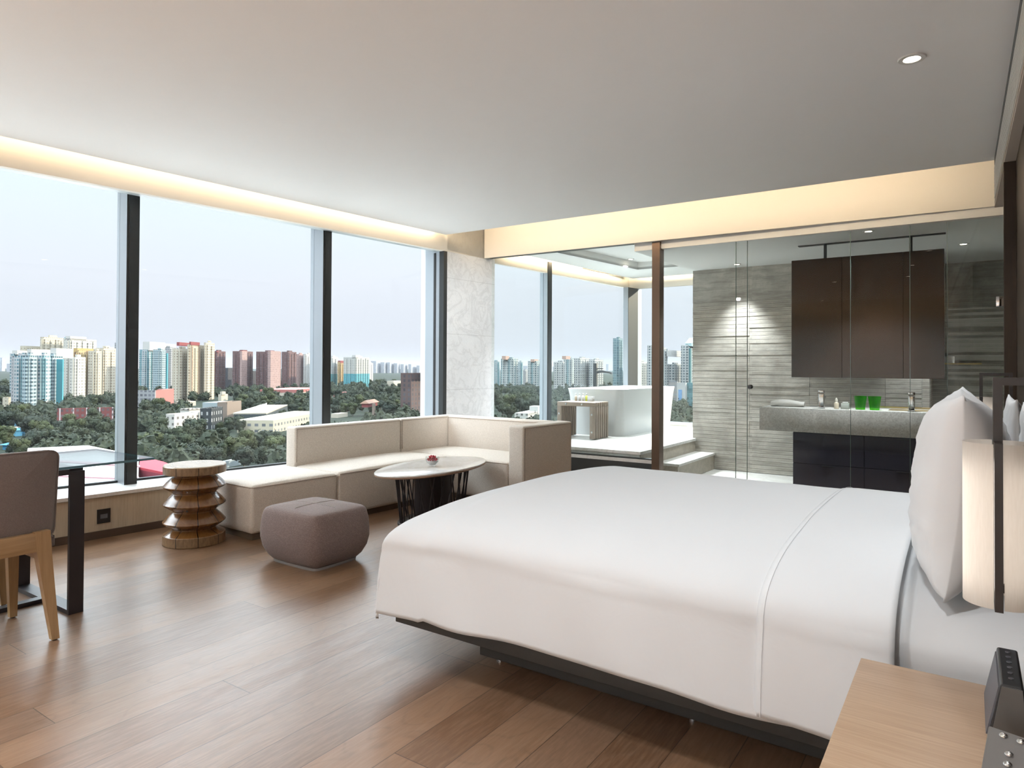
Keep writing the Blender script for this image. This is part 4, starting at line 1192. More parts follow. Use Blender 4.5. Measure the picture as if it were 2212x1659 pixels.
t = thing('small_box', 'small white box with a steel rim beside the bottles on the teak bench', 'box', (-3.915, 7.48, PLAT + ZT))
MB().rbox(-0.035, 0.035, -0.03, 0.03, 0, 0.058, 0.003, 2).build('body', M['tub'], t, 40, local=True)
MB().box(-0.036, 0.036, -0.031, 0.031, 0.05, 0.0585).build('lid', plain('pale lid', (0.7, 0.72, 0.72), 0.3), t, local=True)

# basin counter and the dark cabinet under it
vc = thing('basin_counter', 'thick grey limestone basin counter behind the bathroom glass', 'counter', (-0.95, 7.05, 0.62))
MB().rbox(-1.70, -0.20, 6.76, 7.36, 0.625, 0.85, 0.004, 2).build('slab', M['slabstone'], vc, 40)
for x0, x1 in ((-1.32, -0.98), (-0.62, -0.26)):
    MB().box(x0, x1, 6.93, 7.24, 0.8502, 0.8508).build('basin', M['brass_lit'] if x0 > -1 else M['slabstone'], vc)
MB().box(-0.75, -0.2, 7.345, 7.36, 0.8505, 0.866).build('brass_lip', M['brass_lit'], vc)
cb = thing('vanity_cabinet', 'dark blue gloss vanity cabinet under the limestone counter', 'cabinet', (-0.8, 7.05, 0))
MB().box(-1.395, -0.19, 6.80, 7.34, 0.04, 0.6245).build('carcass', M['navy_gloss'], cb)
for x0, x1 in ((-1.395, -0.794), (-0.790, -0.19)):
    d = MB().rbox(x0, x1, 6.775, 6.799, 0.335, 0.622, 0.002, 1).build('drawer', M['navy_gloss'], cb, 40)
    MB().box((x0 + x1) / 2 - 0.05, (x0 + x1) / 2 + 0.05, 6.768, 6.775, 0.605, 0.612).build('handle', M['plastic_black'], d)
    d = MB().rbox(x0, x1, 6.775, 6.799, 0.045, 0.331, 0.002, 1).build('drawer', M['navy_gloss'], cb, 40)
    MB().box((x0 + x1) / 2 - 0.05, (x0 + x1) / 2 + 0.05, 6.768, 6.775, 0.316, 0.323).build('handle', M['plastic_black'], d)
MB().box(-1.36, -0.22, 6.83, 7.30, 0.0, 0.039).build('plinth', M['plastic_black'], cb)

def basin_tap(x, y, label):
    t = thing('basin_faucet', label, 'faucet', (x, y, 0.8506), 0, 'basin taps')
    MB().rbox(-0.024, 0.024, -0.02, 0.02, 0.0, 0.138, 0.006, 3).build('body', M['chrome'], t, 40, local=True)
    MB().rbox(-0.026, 0.026, -0.024, 0.03, 0.142, 0.172, 0.004, 2).build('handle', M['chrome'], t, 40, local=True)
    MB().rbox(-0.018, 0.018, 0.02, 0.13, 0.088, 0.112, 0.004, 2).build('spout', M['chrome'], t, 40, local=True)
    MB().lathe([(0.032, 0.0), (0.032, 0.004), (0.026, 0.007)], (0, 0, 0), 24).build('base_ring', M['chrome'], t, 40, local=True)
    return t
basin_tap(-1.156, 6.84, 'square chrome basin tap left of the green glasses')
basin_tap(-0.428, 6.84, 'square chrome basin tap right of the green glasses')
def tumbler(x, y, label):
    t = thing('tumbler', label, 'glass', (x, y, 0.8506), 0, 'green tumblers')
    MB().lathe([(0.036, 0.0), (0.040, 0.002), (0.041, 0.014), (0.055, 0.125), (0.0525, 0.125), (0.039, 0.018), (0.001, 0.016)], (0, 0, 0), 32).build('glass', M['green_glass'], t, 50, local=True)
    MB().lathe([(0.039, 0.0), (0.040, 0.012), (0.001, 0.013)], (0, 0, 0), 28).build('thick_base', M['crystal'], t, 50, local=True)
    return t
tumbler(-0.838, 6.90, 'bright green drinking glass, left one of the pair on the stone counter')
tumbler(-0.722, 6.90, 'bright green drinking glass, right one of the pair on the stone counter')
t = thing('soap_dispenser', 'small cream soap bottle beside the left basin tap', 'bottle', (-1.035, 6.88, 0.85))
MB().lathe([(0.018, 0.0), (0.021, 0.003), (0.021, 0.052), (0.012, 0.064), (0.009, 0.066)], (0, 0, 0), 20).build('body', plain('cream bottle', (0.70, 0.62, 0.48), 0.3), t, 40, local=True)
MB().lathe([(0.010, 0.066), (0.012, 0.068), (0.012, 0.085), (0.006, 0.10), (0.003, 0.105)], (0, 0, 0), 16).build('stopper', plain('cream cap', (0.72, 0.70, 0.62), 0.3), t, 40, local=True)
t = thing('soap_dish', 'small clear glass block dish between the soap bottle and the green glasses', 'dish', (-0.960, 6.88, 0.85))
MB().rbox(-0.033, 0.033, -0.03, 0.03, 0.0, 0.055, 0.003, 2).build('block', plain('frosted glass block', (0.55, 0.60, 0.56), 0.15), t, 40, local=True)
MB().rbox(-0.024, 0.024, -0.02, 0.02, 0.0551, 0.066, 0.004, 2).build('soap', M['tub'], t, 40, local=True)
tw = thing('rolled_towel', 'rolled white towel lying at the left end of the stone counter', 'towel', (-1.49, 7.0, 0.85))
mb = MB()
P = []
for i in range(31):
    f = i / 30
    x = -0.155 + 0.31 * f
    r = 0.034 * (0.82 + 0.28 * math.sin(PI * min(1, f * 1.15)) ** 0.6)
    P.append([(x, 1.25 * r * math.cos(a), max(0.001, 0.030 * r / 0.034 + 0.92 * r * math.sin(a) + 0.003 * math.sin(3 * a + 9 * f))) for a in [2 * PI * k / 24 for k in range(25)]])
mb.grid(P).add(P[0][:-1], [tuple(range(24))]).add(P[-1][:-1], [tuple(range(24))])
mb.build('roll', M['towel'], tw, 60, local=True)
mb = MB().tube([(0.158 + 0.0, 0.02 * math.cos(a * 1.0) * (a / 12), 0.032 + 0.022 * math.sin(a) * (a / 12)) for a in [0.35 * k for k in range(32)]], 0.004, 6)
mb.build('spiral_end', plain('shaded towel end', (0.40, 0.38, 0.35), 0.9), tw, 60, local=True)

# bronze panel hung from the ceiling track in front of the basin
bp = thing('hanging_panel', 'large brown bronze panel hung on two rods above the basin counter', 'panel', (-0.82, 7.05, 1.14))
px0, px1 = -1.462, -0.190
for i in range(3):
    a = px0 + (px1 - px0) * (0, 0.355, 0.752)[i]; b = px0 + (px1 - px0) * (0.355, 0.752, 1)[i]
    MB().rbox(a + 0.0005, b - 0.0005, 7.03, 7.075, 1.138, 2.290, 0.002, 1).build('panel_leaf', M['lacquer'], bp, 40)
MB().box(px0, px1, 7.076, 7.10, 1.16, 2.27).build('mirror_back', M['chrome'], bp)
for x in (-1.158, -0.446):
    MB().rbox(x - 0.012, x + 0.012, 7.035, 7.07, 2.29, 2.428, 0.002, 1).build('rod', M['alu_dark'], bp, 40)
MB().box(-1.40, -0.18, 7.02, 7.085, 2.424, 2.4295).build('ceiling_track', M['alu_dark'], bp)
# shower rail of lit niches on the far right wall
nb = thing('shower_shelf', 'small lit shelf in the dim shower end behind the striped glass', 'shelf', (-0.1, 9.05, 1.2))
MB().box(-0.33, 0.10, 8.95, 9.098, 1.28, 1.295).build('shelf_board', M['brass_lit'], nb)
MB().box(-0.25, -0.15, 8.98, 9.06, 1.2955, 1.37).build('bracket', M['chrome'], nb)
BUILDINGS = [
('apartment_tower', 'pale grey apartment tower at the left end of the white and teal estate', 'tower', 'estate', -765.4, 265.1, 32, [('wing', 'wteal', -4.6, 0.0, 0.0, 18.3, 0.0, 47.5), ('wing', 'wgrey', 79.0, 87.2, -101.2, -90.9, 0.0, 43.6), ('roof_block', 'white', -2.6, 2.5, 0.3, 13.9, 47.6, 51.6)]),
('apartment_tower', 'white apartment tower with teal window bays on its left side', 'tower', 'estate', -624.6, 221.4, 32, [('wing', 'wteal', -6.5, 0.0, 0.0, 15.2, 0.0, 43.9), ('wing', 'wteal2', 7.8, 13.5, -9.5, -1.3, 0.0, 43.8), ('roof_block', 'white', 3.5, 7.0, 0.8, 21.5, 43.6, 50.2)]),
('apartment_tower', 'white apartment tower with one bright turquoise blank wall', 'tower', 'estate', -612.0, 231.5, 32, [('wing', 'wteal', -5.8, 0.0, 0.0, 8.6, 0.0, 44.0), ('wing', 'wteal2', -17.5, -9.1, 22.4, 34.8, 0.0, 43.9), ('fin', 'teal', -6.3, -1.1, 23.3, 24.8, 0.0, 42.4), ('roof_block', 'white', -15.6, -10.4, 28.4, 49.2, 43.6, 51.8)]),
('apartment_tower', 'tall cream slab rising behind the white and teal towers', 'tower', 'estate', -803.4, 303.8, 32, [('wing', 'cream', -3.4, 0.0, 0.0, 32.4, 0.0, 66.0), ('roof_block', 'cream', -23.1, -17.1, -2.4, 20.6, 0.0, 57.6)]),
('apartment_tower', 'tall white tower with two teal roof fins, highest of the estate', 'tower', 'estate', -783.1, 320.9, 32, [('wing', 'wcream', -7.4, 0.0, 0.0, 42.3, 0.0, 64.8), ('roof_block', 'white', -5.4, 0.0, 0.0, 25.4, 64.3, 68.2), ('fin', 'teal', -12.2, -10.7, 8.5, 10.1, 61.2, 67.6), ('fin', 'teal', -15.7, -14.2, 18.3, 19.8, 61.5, 68.5)]),
('apartment_tower', 'yellow apartment tower in the middle of the white estate', 'tower', 'estate', -756.9, 317.9, 32, [('wing', 'yellow', -6.8, 0.0, 0.0, 26.8, 0.0, 51.8), ('wing', 'wcream', 14.5, 20.0, -33.0, -17.5, 0.0, 44.7), ('roof_block', 'yellowp', -5.2, -0.9, -0.1, 28.1, 51.3, 55.1)]),
('apartment_tower', 'sunlit ivory tower standing left of the first window post', 'tower', 'estate', -747.7, 337.8, 32, [('wing', 'ivory', -8.3, 0.0, 0.0, 20.9, 0.0, 54.6), ('wing', 'ivory', -9.6, -1.3, -9.7, 1.4, 0.0, 51.4), ('roof_block', 'white', -5.9, -0.5, 9.7, 18.4, 54.4, 56.8)]),
('apartment_tower', 'slim shaded tower peeping beside the first window post', 'tower', 'estate', -945.8, 445.2, 32, [('wing', 'wgrey', -4.2, 0.0, 0.0, 8.4, 0.0, 67.1)]),
('apartment_block', 'long brick red apartment slab with white pipes and flat grey roof', 'building', None, -401.0, 187.0, 65, [('wing', 'redslab', -26.7, 0.0, 0.0, 1.5, 0.0, 12.6)]),
('building', 'small white flat roofed block under the estate at the left edge', 'building', None, -672.2, 228.9, 32, [('wing', 'cream', -5.3, 0.0, 0.0, 6.5, 0.0, 9.0)]),
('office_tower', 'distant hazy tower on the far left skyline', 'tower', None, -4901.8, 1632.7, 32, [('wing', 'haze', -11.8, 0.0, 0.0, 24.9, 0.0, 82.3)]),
('shed', 'blue metal shed roof nearest the white estate', 'shed', 'sheds', -483.5, 165.2, 20, [('wall', 'blue', -7.8, 0.0, 0.0, 13.3, 0.0, 2.3)]),
('shed', 'small blue shed roof beside the tall dark trees', 'shed', 'sheds', -494.7, 177.7, 20, [('wall', 'blue', -4.7, 0.0, 0.0, 6.8, 0.0, 2.3)]),
('shed', 'cream shed roof between the blue ones', 'shed', 'sheds', -440.5, 150.1, 20, [('wall', 'creamroof', -4.5, 0.0, 0.0, 8.2, 0.0, 2.3)]),
('shed', 'broad blue shed roof lower left of the trees', 'shed', 'sheds', -411.4, 141.0, 20, [('wall', 'blue', -6.1, 0.0, 0.0, 9.7, 0.0, 3.1)]),
('shed', 'little blue roof above the grey chair back', 'shed', 'sheds', -349.4, 118.8, 20, [('wall', 'blue', -2.7, 0.0, 0.0, 3.8, 0.0, 2.2)]),
('shed', 'small brown hut beside the first window post', 'shed', 'sheds', -378.2, 172.0, 20, [('wall', 'brownw', -3.2, 0.0, 0.0, 7.3, 0.0, 2.9)]),
('apartment_tower', 'white and aqua tower right of the first window post', 'tower', 'estate', -917.3, 470.4, 35, [('wing', 'wteal', -11.5, 0.0, 0.0, 28.4, 0.0, 58.1), ('wing', 'wteal2', 14.0, 24.1, -13.2, 0.8, 0.0, 57.9), ('fin', 'teal', 19.4, 24.7, 2.8, 5.9, 0.0, 54.5), ('roof_block', 'white', -6.7, 2.3, 0.3, 41.6, 58.1, 70.0)]),
('apartment_tower', 'white back tower with open brown stairwells and dish', 'tower', 'estate', -978.4, 534.2, 35, [('wing', 'wgrey', -18.0, 0.0, 0.0, 24.7, 0.0, 63.7), ('roof_block', 'white', -14.0, -9.0, -1.1, 37.4, 62.9, 70.4)]),
('apartment_tower', 'big cream apartment tower with a dark red crown', 'tower', 'estate', -697.9, 392.2, 35, [('wing', 'ivory', -8.2, 0.0, 0.0, 24.7, 0.0, 54.9), ('wing', 'ivory2', 7.1, 10.4, 0.9, 35.7, 0.0, 59.4), ('wing', 'ivory', 15.4, 17.8, 22.1, 43.8, 0.0, 62.2), ('roof_block', 'redp', -3.7, -0.9, -0.1, 26.7, 58.9, 62.8), ('roof_block', 'redp', 9.1, 10.9, 0.9, 22.0, 59.9, 63.4)]),
('apartment_tower', 'dark brick tower hard against the big cream tower', 'tower', 'brick', -985.0, 612.0, 25, [('wing', 'brick', -8.3, 0.0, 0.0, 25.8, 0.0, 60.0), ('roof_block', 'redp', -2.2, 1.3, 0.4, 4.9, 59.3, 61.5)]),
('apartment_tower', 'brick tower standing alone between two low dark blocks', 'tower', 'brick', -957.3, 637.6, 25, [('wing', 'brick', -14.7, 0.0, 0.0, 34.7, 0.0, 60.3), ('stripe', 'wpink', 9.5, 12.9, -18.6, -3.4, 0.0, 61.3), ('roof_block', 'redp', -3.6, 0.7, 0.2, 17.0, 59.6, 62.5)]),
('apartment_tower', 'widest brick tower with a pale pink corner', 'tower', 'brick', -926.2, 666.3, 25, [('wing', 'brick', -21.9, 0.0, 0.0, 39.2, 0.0, 59.9), ('stripe', 'wpink', 8.5, 13.5, -18.5, 12.7, 0.0, 61.7), ('roof_block', 'redp', -0.8, 2.7, 0.9, 9.0, 59.9, 62.9)]),
('apartment_tower', 'brick tower just right of the widest one', 'tower', 'brick', -982.6, 746.1, 25, [('wing', 'brick', -12.4, 0.0, 0.0, 29.8, 0.0, 62.1)]),
('apartment_tower', 'white tower left of the second window post', 'tower', None, -1013.1, 793.4, 25, [('wing', 'wpink', -7.5, 0.0, 0.0, 21.2, 0.0, 59.2), ('wing', 'white_t', 6.0, 10.8, 3.7, 44.5, 0.0, 59.3)]),
('apartment_block', 'low dark block between the brick towers', 'building', None, -1011.6, 649.9, 25, [('wing', 'brickd', -5.3, 0.0, 0.0, 14.2, 0.0, 33.6)]),
('apartment_block', 'low brick block beside the lone brick tower', 'building', None, -982.8, 676.8, 25, [('wing', 'brickd', -2.8, 0.0, 0.0, 10.9, 0.0, 28.4)]),
('school', 'pink gabled building with grey windowed side', 'building', None, -579.4, 303.6, 32, [('wing', 'greywin', -15.9, 0.0, 0.0, 1.5, 0.0, 15.1), ('wing', 'pink', -7.9, -6.4, 12.4, 41.7, 0.0, 14.6), ('roof_block', 'pinkp', -13.0, -8.4, 26.0, 45.2, 12.5, 16.2)]),
('house', 'white low house below the big cream tower', 'building', None, -600.6, 339.3, 10, [('wing', 'creamroof', -10.2, 0.0, 0.0, 15.8, 0.0, 4.3)]),
('office_building', 'white L shaped office with rows of small windows', 'building', None, -369.1, 204.4, 15, [('wing', 'whitewin', -6.2, 0.0, 0.0, 18.4, 0.0, 9.1), ('wing', 'whitewin', -21.6, -14.7, 25.3, 35.0, 0.0, 10.3), ('roof_block', 'creamroof', -22.0, -14.7, 25.3, 35.8, 10.1, 10.9)]),
('office_building', 'charcoal office block joined to the white L shaped one', 'building', None, -368.3, 226.2, 35, [('wing', 'charwin', -6.6, 0.0, 0.0, 16.1, 0.0, 11.4), ('wing', 'brownw', -7.2, -1.1, 25.0, 47.8, 0.0, 13.6)]),
('office_building', 'long dark hall with a row of rooftop aerials', 'building', None, -358.9, 256.7, 45, [('wing', 'charp', -18.9, 0.0, 0.0, 91.7, 0.0, 8.0), ('roof_block', 'creamroof', -19.4, 0.0, 0.0, 91.7, 7.7, 8.6)]),
('apartment_block', 'long cream apartment row behind the sofa back', 'building', None, -321.0, 234.2, 30, [('wing', 'creamwin', -20.9, 0.0, 0.0, 79.2, 0.0, 7.2)]),
('water_tower', 'small round topped cream tower above the gray offices', 'tower', None, -665.0, 419.7, 25, [('wing', 'creamroof', -3.6, 0.0, 0.0, 12.3, 0.0, 7.0), ('roof_block', 'creamroof', -1.6, 0.9, 0.2, 6.5, 6.5, 9.9)]),
('factory', 'pale blue hall behind the charcoal office', 'building', None, -538.5, 336.5, 25, [('wing', 'paleblue', -14.4, 0.0, 0.0, 29.2, 0.0, 5.6)]),
('apartment_block', 'far row with red roofs at the foot of the brick towers', 'building', None, -699.2, 543.4, 30, [('wing', 'creamroof', -48.3, 0.0, 0.0, 97.5, 0.0, 4.6), ('roof_block', 'redroof', -47.1, 0.0, 0.0, 97.5, 4.1, 8.1)]),
('shed', 'long grey roof with blue edge behind the wooden stool', 'shed', None, -224.8, 142.9, 20, [('wall', 'paleblue', -1.5, 0.0, 0.0, 11.7, 0.0, 2.5)]),
('apartment_tower', 'white tower with teal base right of the second window post', 'tower', 'estate', -971.7, 833.2, 20, [('wing', 'wtbase', -9.7, 0.0, 0.0, 23.4, 0.0, 54.5)]),
('apartment_tower', 'narrow yellow tower between two white and teal ones', 'tower', 'estate', -960.9, 843.5, 20, [('wing', 'yellow2', -5.0, 0.0, 0.0, 17.0, 0.0, 45.3), ('roof_block', 'redp', -4.2, 0.8, 0.3, 12.0, 44.4, 48.7)]),
('apartment_tower', 'white tower whose lower half is bright teal', 'tower', 'estate', -899.1, 825.1, 20, [('wing', 'wtbase2', -23.8, 0.0, 0.0, 53.7, 0.0, 53.3), ('roof_block', 'white', -7.5, 0.0, 0.0, 17.1, 52.4, 58.2), ('wing', 'white_t', -223.7, -220.9, 497.8, 521.2, 0.0, 46.4)]),
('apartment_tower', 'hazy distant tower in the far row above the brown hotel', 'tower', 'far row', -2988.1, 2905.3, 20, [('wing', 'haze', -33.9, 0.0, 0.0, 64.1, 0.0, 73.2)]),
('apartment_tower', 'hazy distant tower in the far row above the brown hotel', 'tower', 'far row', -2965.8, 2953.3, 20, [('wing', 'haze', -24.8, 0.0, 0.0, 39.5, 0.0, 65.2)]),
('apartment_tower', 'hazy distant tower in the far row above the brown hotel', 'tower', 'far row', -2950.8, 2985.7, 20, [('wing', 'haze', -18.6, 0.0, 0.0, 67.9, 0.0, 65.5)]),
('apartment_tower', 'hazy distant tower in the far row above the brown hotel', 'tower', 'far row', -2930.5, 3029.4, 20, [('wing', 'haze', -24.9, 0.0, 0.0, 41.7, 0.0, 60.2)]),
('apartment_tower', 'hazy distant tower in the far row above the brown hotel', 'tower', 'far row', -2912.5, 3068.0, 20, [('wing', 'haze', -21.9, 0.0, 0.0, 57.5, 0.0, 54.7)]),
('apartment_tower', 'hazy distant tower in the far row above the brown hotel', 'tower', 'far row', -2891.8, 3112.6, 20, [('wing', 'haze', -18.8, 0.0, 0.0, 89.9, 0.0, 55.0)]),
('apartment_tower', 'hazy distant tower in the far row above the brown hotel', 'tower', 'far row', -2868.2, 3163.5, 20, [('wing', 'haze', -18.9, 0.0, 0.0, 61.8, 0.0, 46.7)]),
('hotel', 'brown hotel block with a grid of dark windows beside the stone pier', 'building', None, -332.3, 357.9, 8, [('wing', 'brownwin', -9.2, 0.0, 0.0, 44.5, 0.0, 31.9), ('roof_block', 'brownp', 5.1, 8.6, 5.0, 32.1, 31.3, 35.7), ('roof_block', 'creamroof', 5.9, 8.6, 5.0, 11.8, 35.0, 41.7)]),
('pavilion', 'red pavilion on a stone pier with curved tile roof', 'pavilion', None, -369.5, 357.6, 30, [('tower_base', 'brownw', -1.5, 0.0, 0.0, 4.1, 0.0, 9.7), ('hall', 'redp', -9.3, -4.4, -0.6, 25.0, 6.9, 10.1), ('roof', 'tileroof', -9.6, -4.4, -0.6, 26.3, 9.7, 12.1)]),
('house', 'low pink roofed house right of the second window post', 'house', 'low houses', -648.1, 569.8, 20, [('wall', 'redroof', -9.9, 0.0, 0.0, 29.6, 0.0, 5.2)]),
('house', 'long pink roof half hidden by trees', 'house', 'low houses', -427.5, 378.4, 20, [('wall', 'redroof', -5.8, 0.0, 0.0, 19.5, 0.0, 2.7)]),
('house', 'small white hut among the trees', 'house', 'low houses', -729.9, 732.9, 20, [('wall', 'white', -4.8, 0.0, 0.0, 14.4, 0.0, 5.6)]),
('house', 'row of white houses left of the brown hotel', 'house', 'low houses', -934.0, 955.5, 20, [('wall', 'creamroof', -14.0, 0.0, 0.0, 39.6, 0.0, 10.0)]),
('house', 'cream flat roof just above the sofa back', 'house', 'low houses', -379.9, 331.9, 20, [('wall', 'creamroof', -5.5, 0.0, 0.0, 14.8, 0.0, 3.0)]),
('apartment_tower', 'teal edged tower next to the stone pier', 'tower', 'bath', -714.2, 1000.3, 2, [('wing', 'wteal', -16.6, 0.0, 0.0, 7.4, 0.0, 47.4)]),
('apartment_tower', 'pale tower with a peach sunlit side beyond the bath glass', 'tower', 'bath', -636.1, 933.9, 2, [('wing', 'wteal3', -24.4, 0.0, 0.0, 16.0, 0.0, 51.4), ('roof_block', 'peach', -17.2, -9.5, -8.2, 3.1, 50.6, 56.8)]),
('apartment_tower', 'short teal tower right of the peach sided one', 'tower', 'bath', -682.9, 1029.9, 2, [('wing', 'wteal', -9.2, 0.0, 0.0, 6.3, 0.0, 46.9)]),
('apartment_tower', 'low grey tower between two peach topped ones', 'tower', 'bath', -727.9, 1111.0, 2, [('wing', 'wgrey', -6.6, 0.0, 0.0, 14.0, 0.0, 32.0)]),
('apartment_tower', 'peach topped tower left of the bathroom window post', 'tower', 'bath', -607.0, 960.8, 2, [('wing', 'wteal3', -16.6, 0.0, 0.0, 26.6, 0.0, 47.8), ('roof_block', 'peach', -9.9, -2.4, -2.1, 10.1, 47.0, 51.7)]),
('apartment_tower', 'white tower right of the bathroom window post', 'tower', 'bath', -572.9, 992.2, 2, [('wing', 'wwhite', -18.1, 0.0, 0.0, 6.4, 0.0, 46.5), ('roof_block', 'peach', -3.6, 3.7, 3.2, 19.9, 52.0, 57.5)]),
('apartment_tower', 'green glazed tower in the middle of the bath view', 'tower', 'bath', -628.9, 1120.8, 2, [('wing', 'wteal3', -17.1, 0.0, 0.0, 11.3, 0.0, 54.7)]),
('apartment_tower', 'peach sided slab above the oak stand', 'tower', 'bath', -551.5, 1012.0, 2, [('wing', 'wwhite', -10.7, 0.0, 0.0, 39.5, 0.0, 53.0)]),
('apartment_tower', 'white balconied slab behind the bath tap', 'tower', 'bath', -532.4, 1029.6, 2, [('wing', 'wwhite', -10.6, 0.0, 0.0, 35.6, 0.0, 50.8)]),
('apartment_tower', 'tall teal tower left of the corner post', 'tower', 'bath', -461.5, 975.0, 2, [('wing', 'wteal4', -9.6, 0.0, 0.0, 16.4, 0.0, 83.8)]),
('apartment_tower', 'tall white tower with dark teal top at the corner post', 'tower', 'bath', -429.8, 950.7, 2, [('wing', 'wwhite', -7.7, 0.0, 0.0, 22.2, 0.0, 81.5), ('wing', 'wteal4', -7.1, -1.7, -1.4, 5.7, 0.0, 92.1)]),
('apartment_tower', 'low white block beside the bronze post', 'tower', 'bath', -436.7, 997.5, 2, [('wing', 'wwhite', -6.4, 0.0, 0.0, 40.3, 0.0, 46.5)]),
('apartment_tower', 'white tower with a pointed glass crown', 'tower', 'bath', -381.3, 944.9, 2, [('wing', 'wwhite2', -18.8, 0.0, 0.0, 13.7, 0.0, 70.7), ('wing', 'wwhite2', -6.0, 5.5, 4.5, 20.5, 0.0, 65.9), ('stripe', 'teal2', 3.6, 5.8, -17.8, -12.2, 0.0, 64.7), ('crown', 'glassy', -8.7, 0.0, 0.0, 15.7, 70.0, 83.0)]),
('apartment_tower', 'white tower with a pointed glass crown beside the stone wall', 'tower', 'bath', -348.1, 974.3, 2, [('wing', 'wwhite2', -10.6, 0.0, 0.0, 31.4, 0.0, 71.1), ('stripe', 'teal2', 6.3, 8.4, -15.7, -9.3, 0.0, 67.1), ('crown', 'glassy', -5.5, 4.4, 3.7, 30.9, 70.4, 83.6)]),
('apartment_tower', 'lower white slab linking the two crowned towers', 'tower', 'bath', -371.0, 978.1, 2, [('wing', 'wwhite2', -11.7, 0.0, 0.0, 39.1, 0.0, 42.8)]),
('skybridge', 'white bridge hung high between the crowned towers', 'bridge', None, -371.1, 953.9, 2, [('deck', 'white_t', -2.2, 0.0, 0.0, 66.2, 55.0, 64.6)]),
('department_store', 'grey and teal shop building below the crowned towers', 'building', None, -221.6, 591.3, 2, [('wing', 'greyband', -7.9, 0.0, 0.0, 5.0, 0.0, 24.5), ('wing', 'whitewall', 2.9, 10.6, -8.7, -3.7, 0.0, 23.2), ('wing', 'tealglass', 9.7, 17.4, -3.7, 12.8, 0.0, 23.2)]),
('house', 'white rooftop plant hut outside the bathroom', 'house', None, -260.1, 414.3, 15, [('wall', 'white', -6.5, 0.0, 0.0, 11.1, 0.0, 9.1), ('wall', 'whitewin', -10.0, -0.3, -23.0, 22.0, 0.0, 5.5)]),
('house', 'white low building under the oak stand window', 'house', None, -246.2, 425.1, 15, [('wall', 'whitewin', -3.3, 0.0, 0.0, 14.1, 0.0, 7.8)]),
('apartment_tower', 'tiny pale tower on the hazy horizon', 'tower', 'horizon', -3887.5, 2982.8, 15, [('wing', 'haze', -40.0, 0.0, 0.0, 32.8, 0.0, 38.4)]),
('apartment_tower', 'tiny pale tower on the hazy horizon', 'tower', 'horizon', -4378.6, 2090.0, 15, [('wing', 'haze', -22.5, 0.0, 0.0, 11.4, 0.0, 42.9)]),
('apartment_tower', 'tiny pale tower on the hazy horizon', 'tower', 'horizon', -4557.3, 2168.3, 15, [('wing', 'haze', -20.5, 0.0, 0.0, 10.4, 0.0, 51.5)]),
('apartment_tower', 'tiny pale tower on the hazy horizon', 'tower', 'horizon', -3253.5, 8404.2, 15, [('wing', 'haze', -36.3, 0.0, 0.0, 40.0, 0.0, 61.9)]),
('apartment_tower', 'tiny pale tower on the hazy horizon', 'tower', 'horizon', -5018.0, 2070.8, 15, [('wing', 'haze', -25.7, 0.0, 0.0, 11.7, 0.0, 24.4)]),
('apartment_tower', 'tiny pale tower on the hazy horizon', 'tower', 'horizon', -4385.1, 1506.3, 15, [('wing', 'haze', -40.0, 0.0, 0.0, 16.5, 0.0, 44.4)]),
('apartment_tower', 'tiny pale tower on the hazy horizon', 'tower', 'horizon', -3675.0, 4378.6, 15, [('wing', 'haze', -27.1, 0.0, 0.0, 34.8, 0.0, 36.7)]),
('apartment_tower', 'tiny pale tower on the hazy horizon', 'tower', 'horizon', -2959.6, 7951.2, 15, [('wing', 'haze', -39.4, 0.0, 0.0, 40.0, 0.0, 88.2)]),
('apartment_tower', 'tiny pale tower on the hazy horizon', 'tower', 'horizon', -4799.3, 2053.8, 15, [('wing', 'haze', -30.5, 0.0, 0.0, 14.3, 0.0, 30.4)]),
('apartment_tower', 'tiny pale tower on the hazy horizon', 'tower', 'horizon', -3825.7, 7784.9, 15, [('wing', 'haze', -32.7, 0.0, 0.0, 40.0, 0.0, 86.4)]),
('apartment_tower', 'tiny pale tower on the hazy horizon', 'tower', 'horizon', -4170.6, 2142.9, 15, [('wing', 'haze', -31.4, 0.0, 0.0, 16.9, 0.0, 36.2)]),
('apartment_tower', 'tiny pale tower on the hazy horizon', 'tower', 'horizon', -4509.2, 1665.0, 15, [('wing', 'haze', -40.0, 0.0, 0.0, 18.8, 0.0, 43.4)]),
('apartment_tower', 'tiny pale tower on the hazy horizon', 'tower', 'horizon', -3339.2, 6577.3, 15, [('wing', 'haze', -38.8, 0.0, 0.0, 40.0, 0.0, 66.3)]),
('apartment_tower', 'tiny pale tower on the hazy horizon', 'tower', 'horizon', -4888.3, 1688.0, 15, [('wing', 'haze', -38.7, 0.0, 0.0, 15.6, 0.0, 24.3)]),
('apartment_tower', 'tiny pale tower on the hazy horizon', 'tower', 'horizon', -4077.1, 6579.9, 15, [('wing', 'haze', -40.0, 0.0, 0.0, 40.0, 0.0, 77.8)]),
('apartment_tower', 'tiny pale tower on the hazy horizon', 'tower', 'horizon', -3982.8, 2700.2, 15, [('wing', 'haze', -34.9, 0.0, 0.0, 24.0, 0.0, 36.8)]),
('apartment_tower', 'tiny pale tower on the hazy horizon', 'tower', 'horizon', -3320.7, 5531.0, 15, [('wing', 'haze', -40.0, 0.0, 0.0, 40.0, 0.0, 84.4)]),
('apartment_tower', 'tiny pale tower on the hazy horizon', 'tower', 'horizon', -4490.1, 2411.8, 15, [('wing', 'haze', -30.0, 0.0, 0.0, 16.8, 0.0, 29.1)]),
('apartment_tower', 'tiny pale tower on the hazy horizon', 'tower', 'horizon', -3758.9, 6327.7, 15, [('wing', 'haze', -37.6, 0.0, 0.0, 40.0, 0.0, 51.7)]),
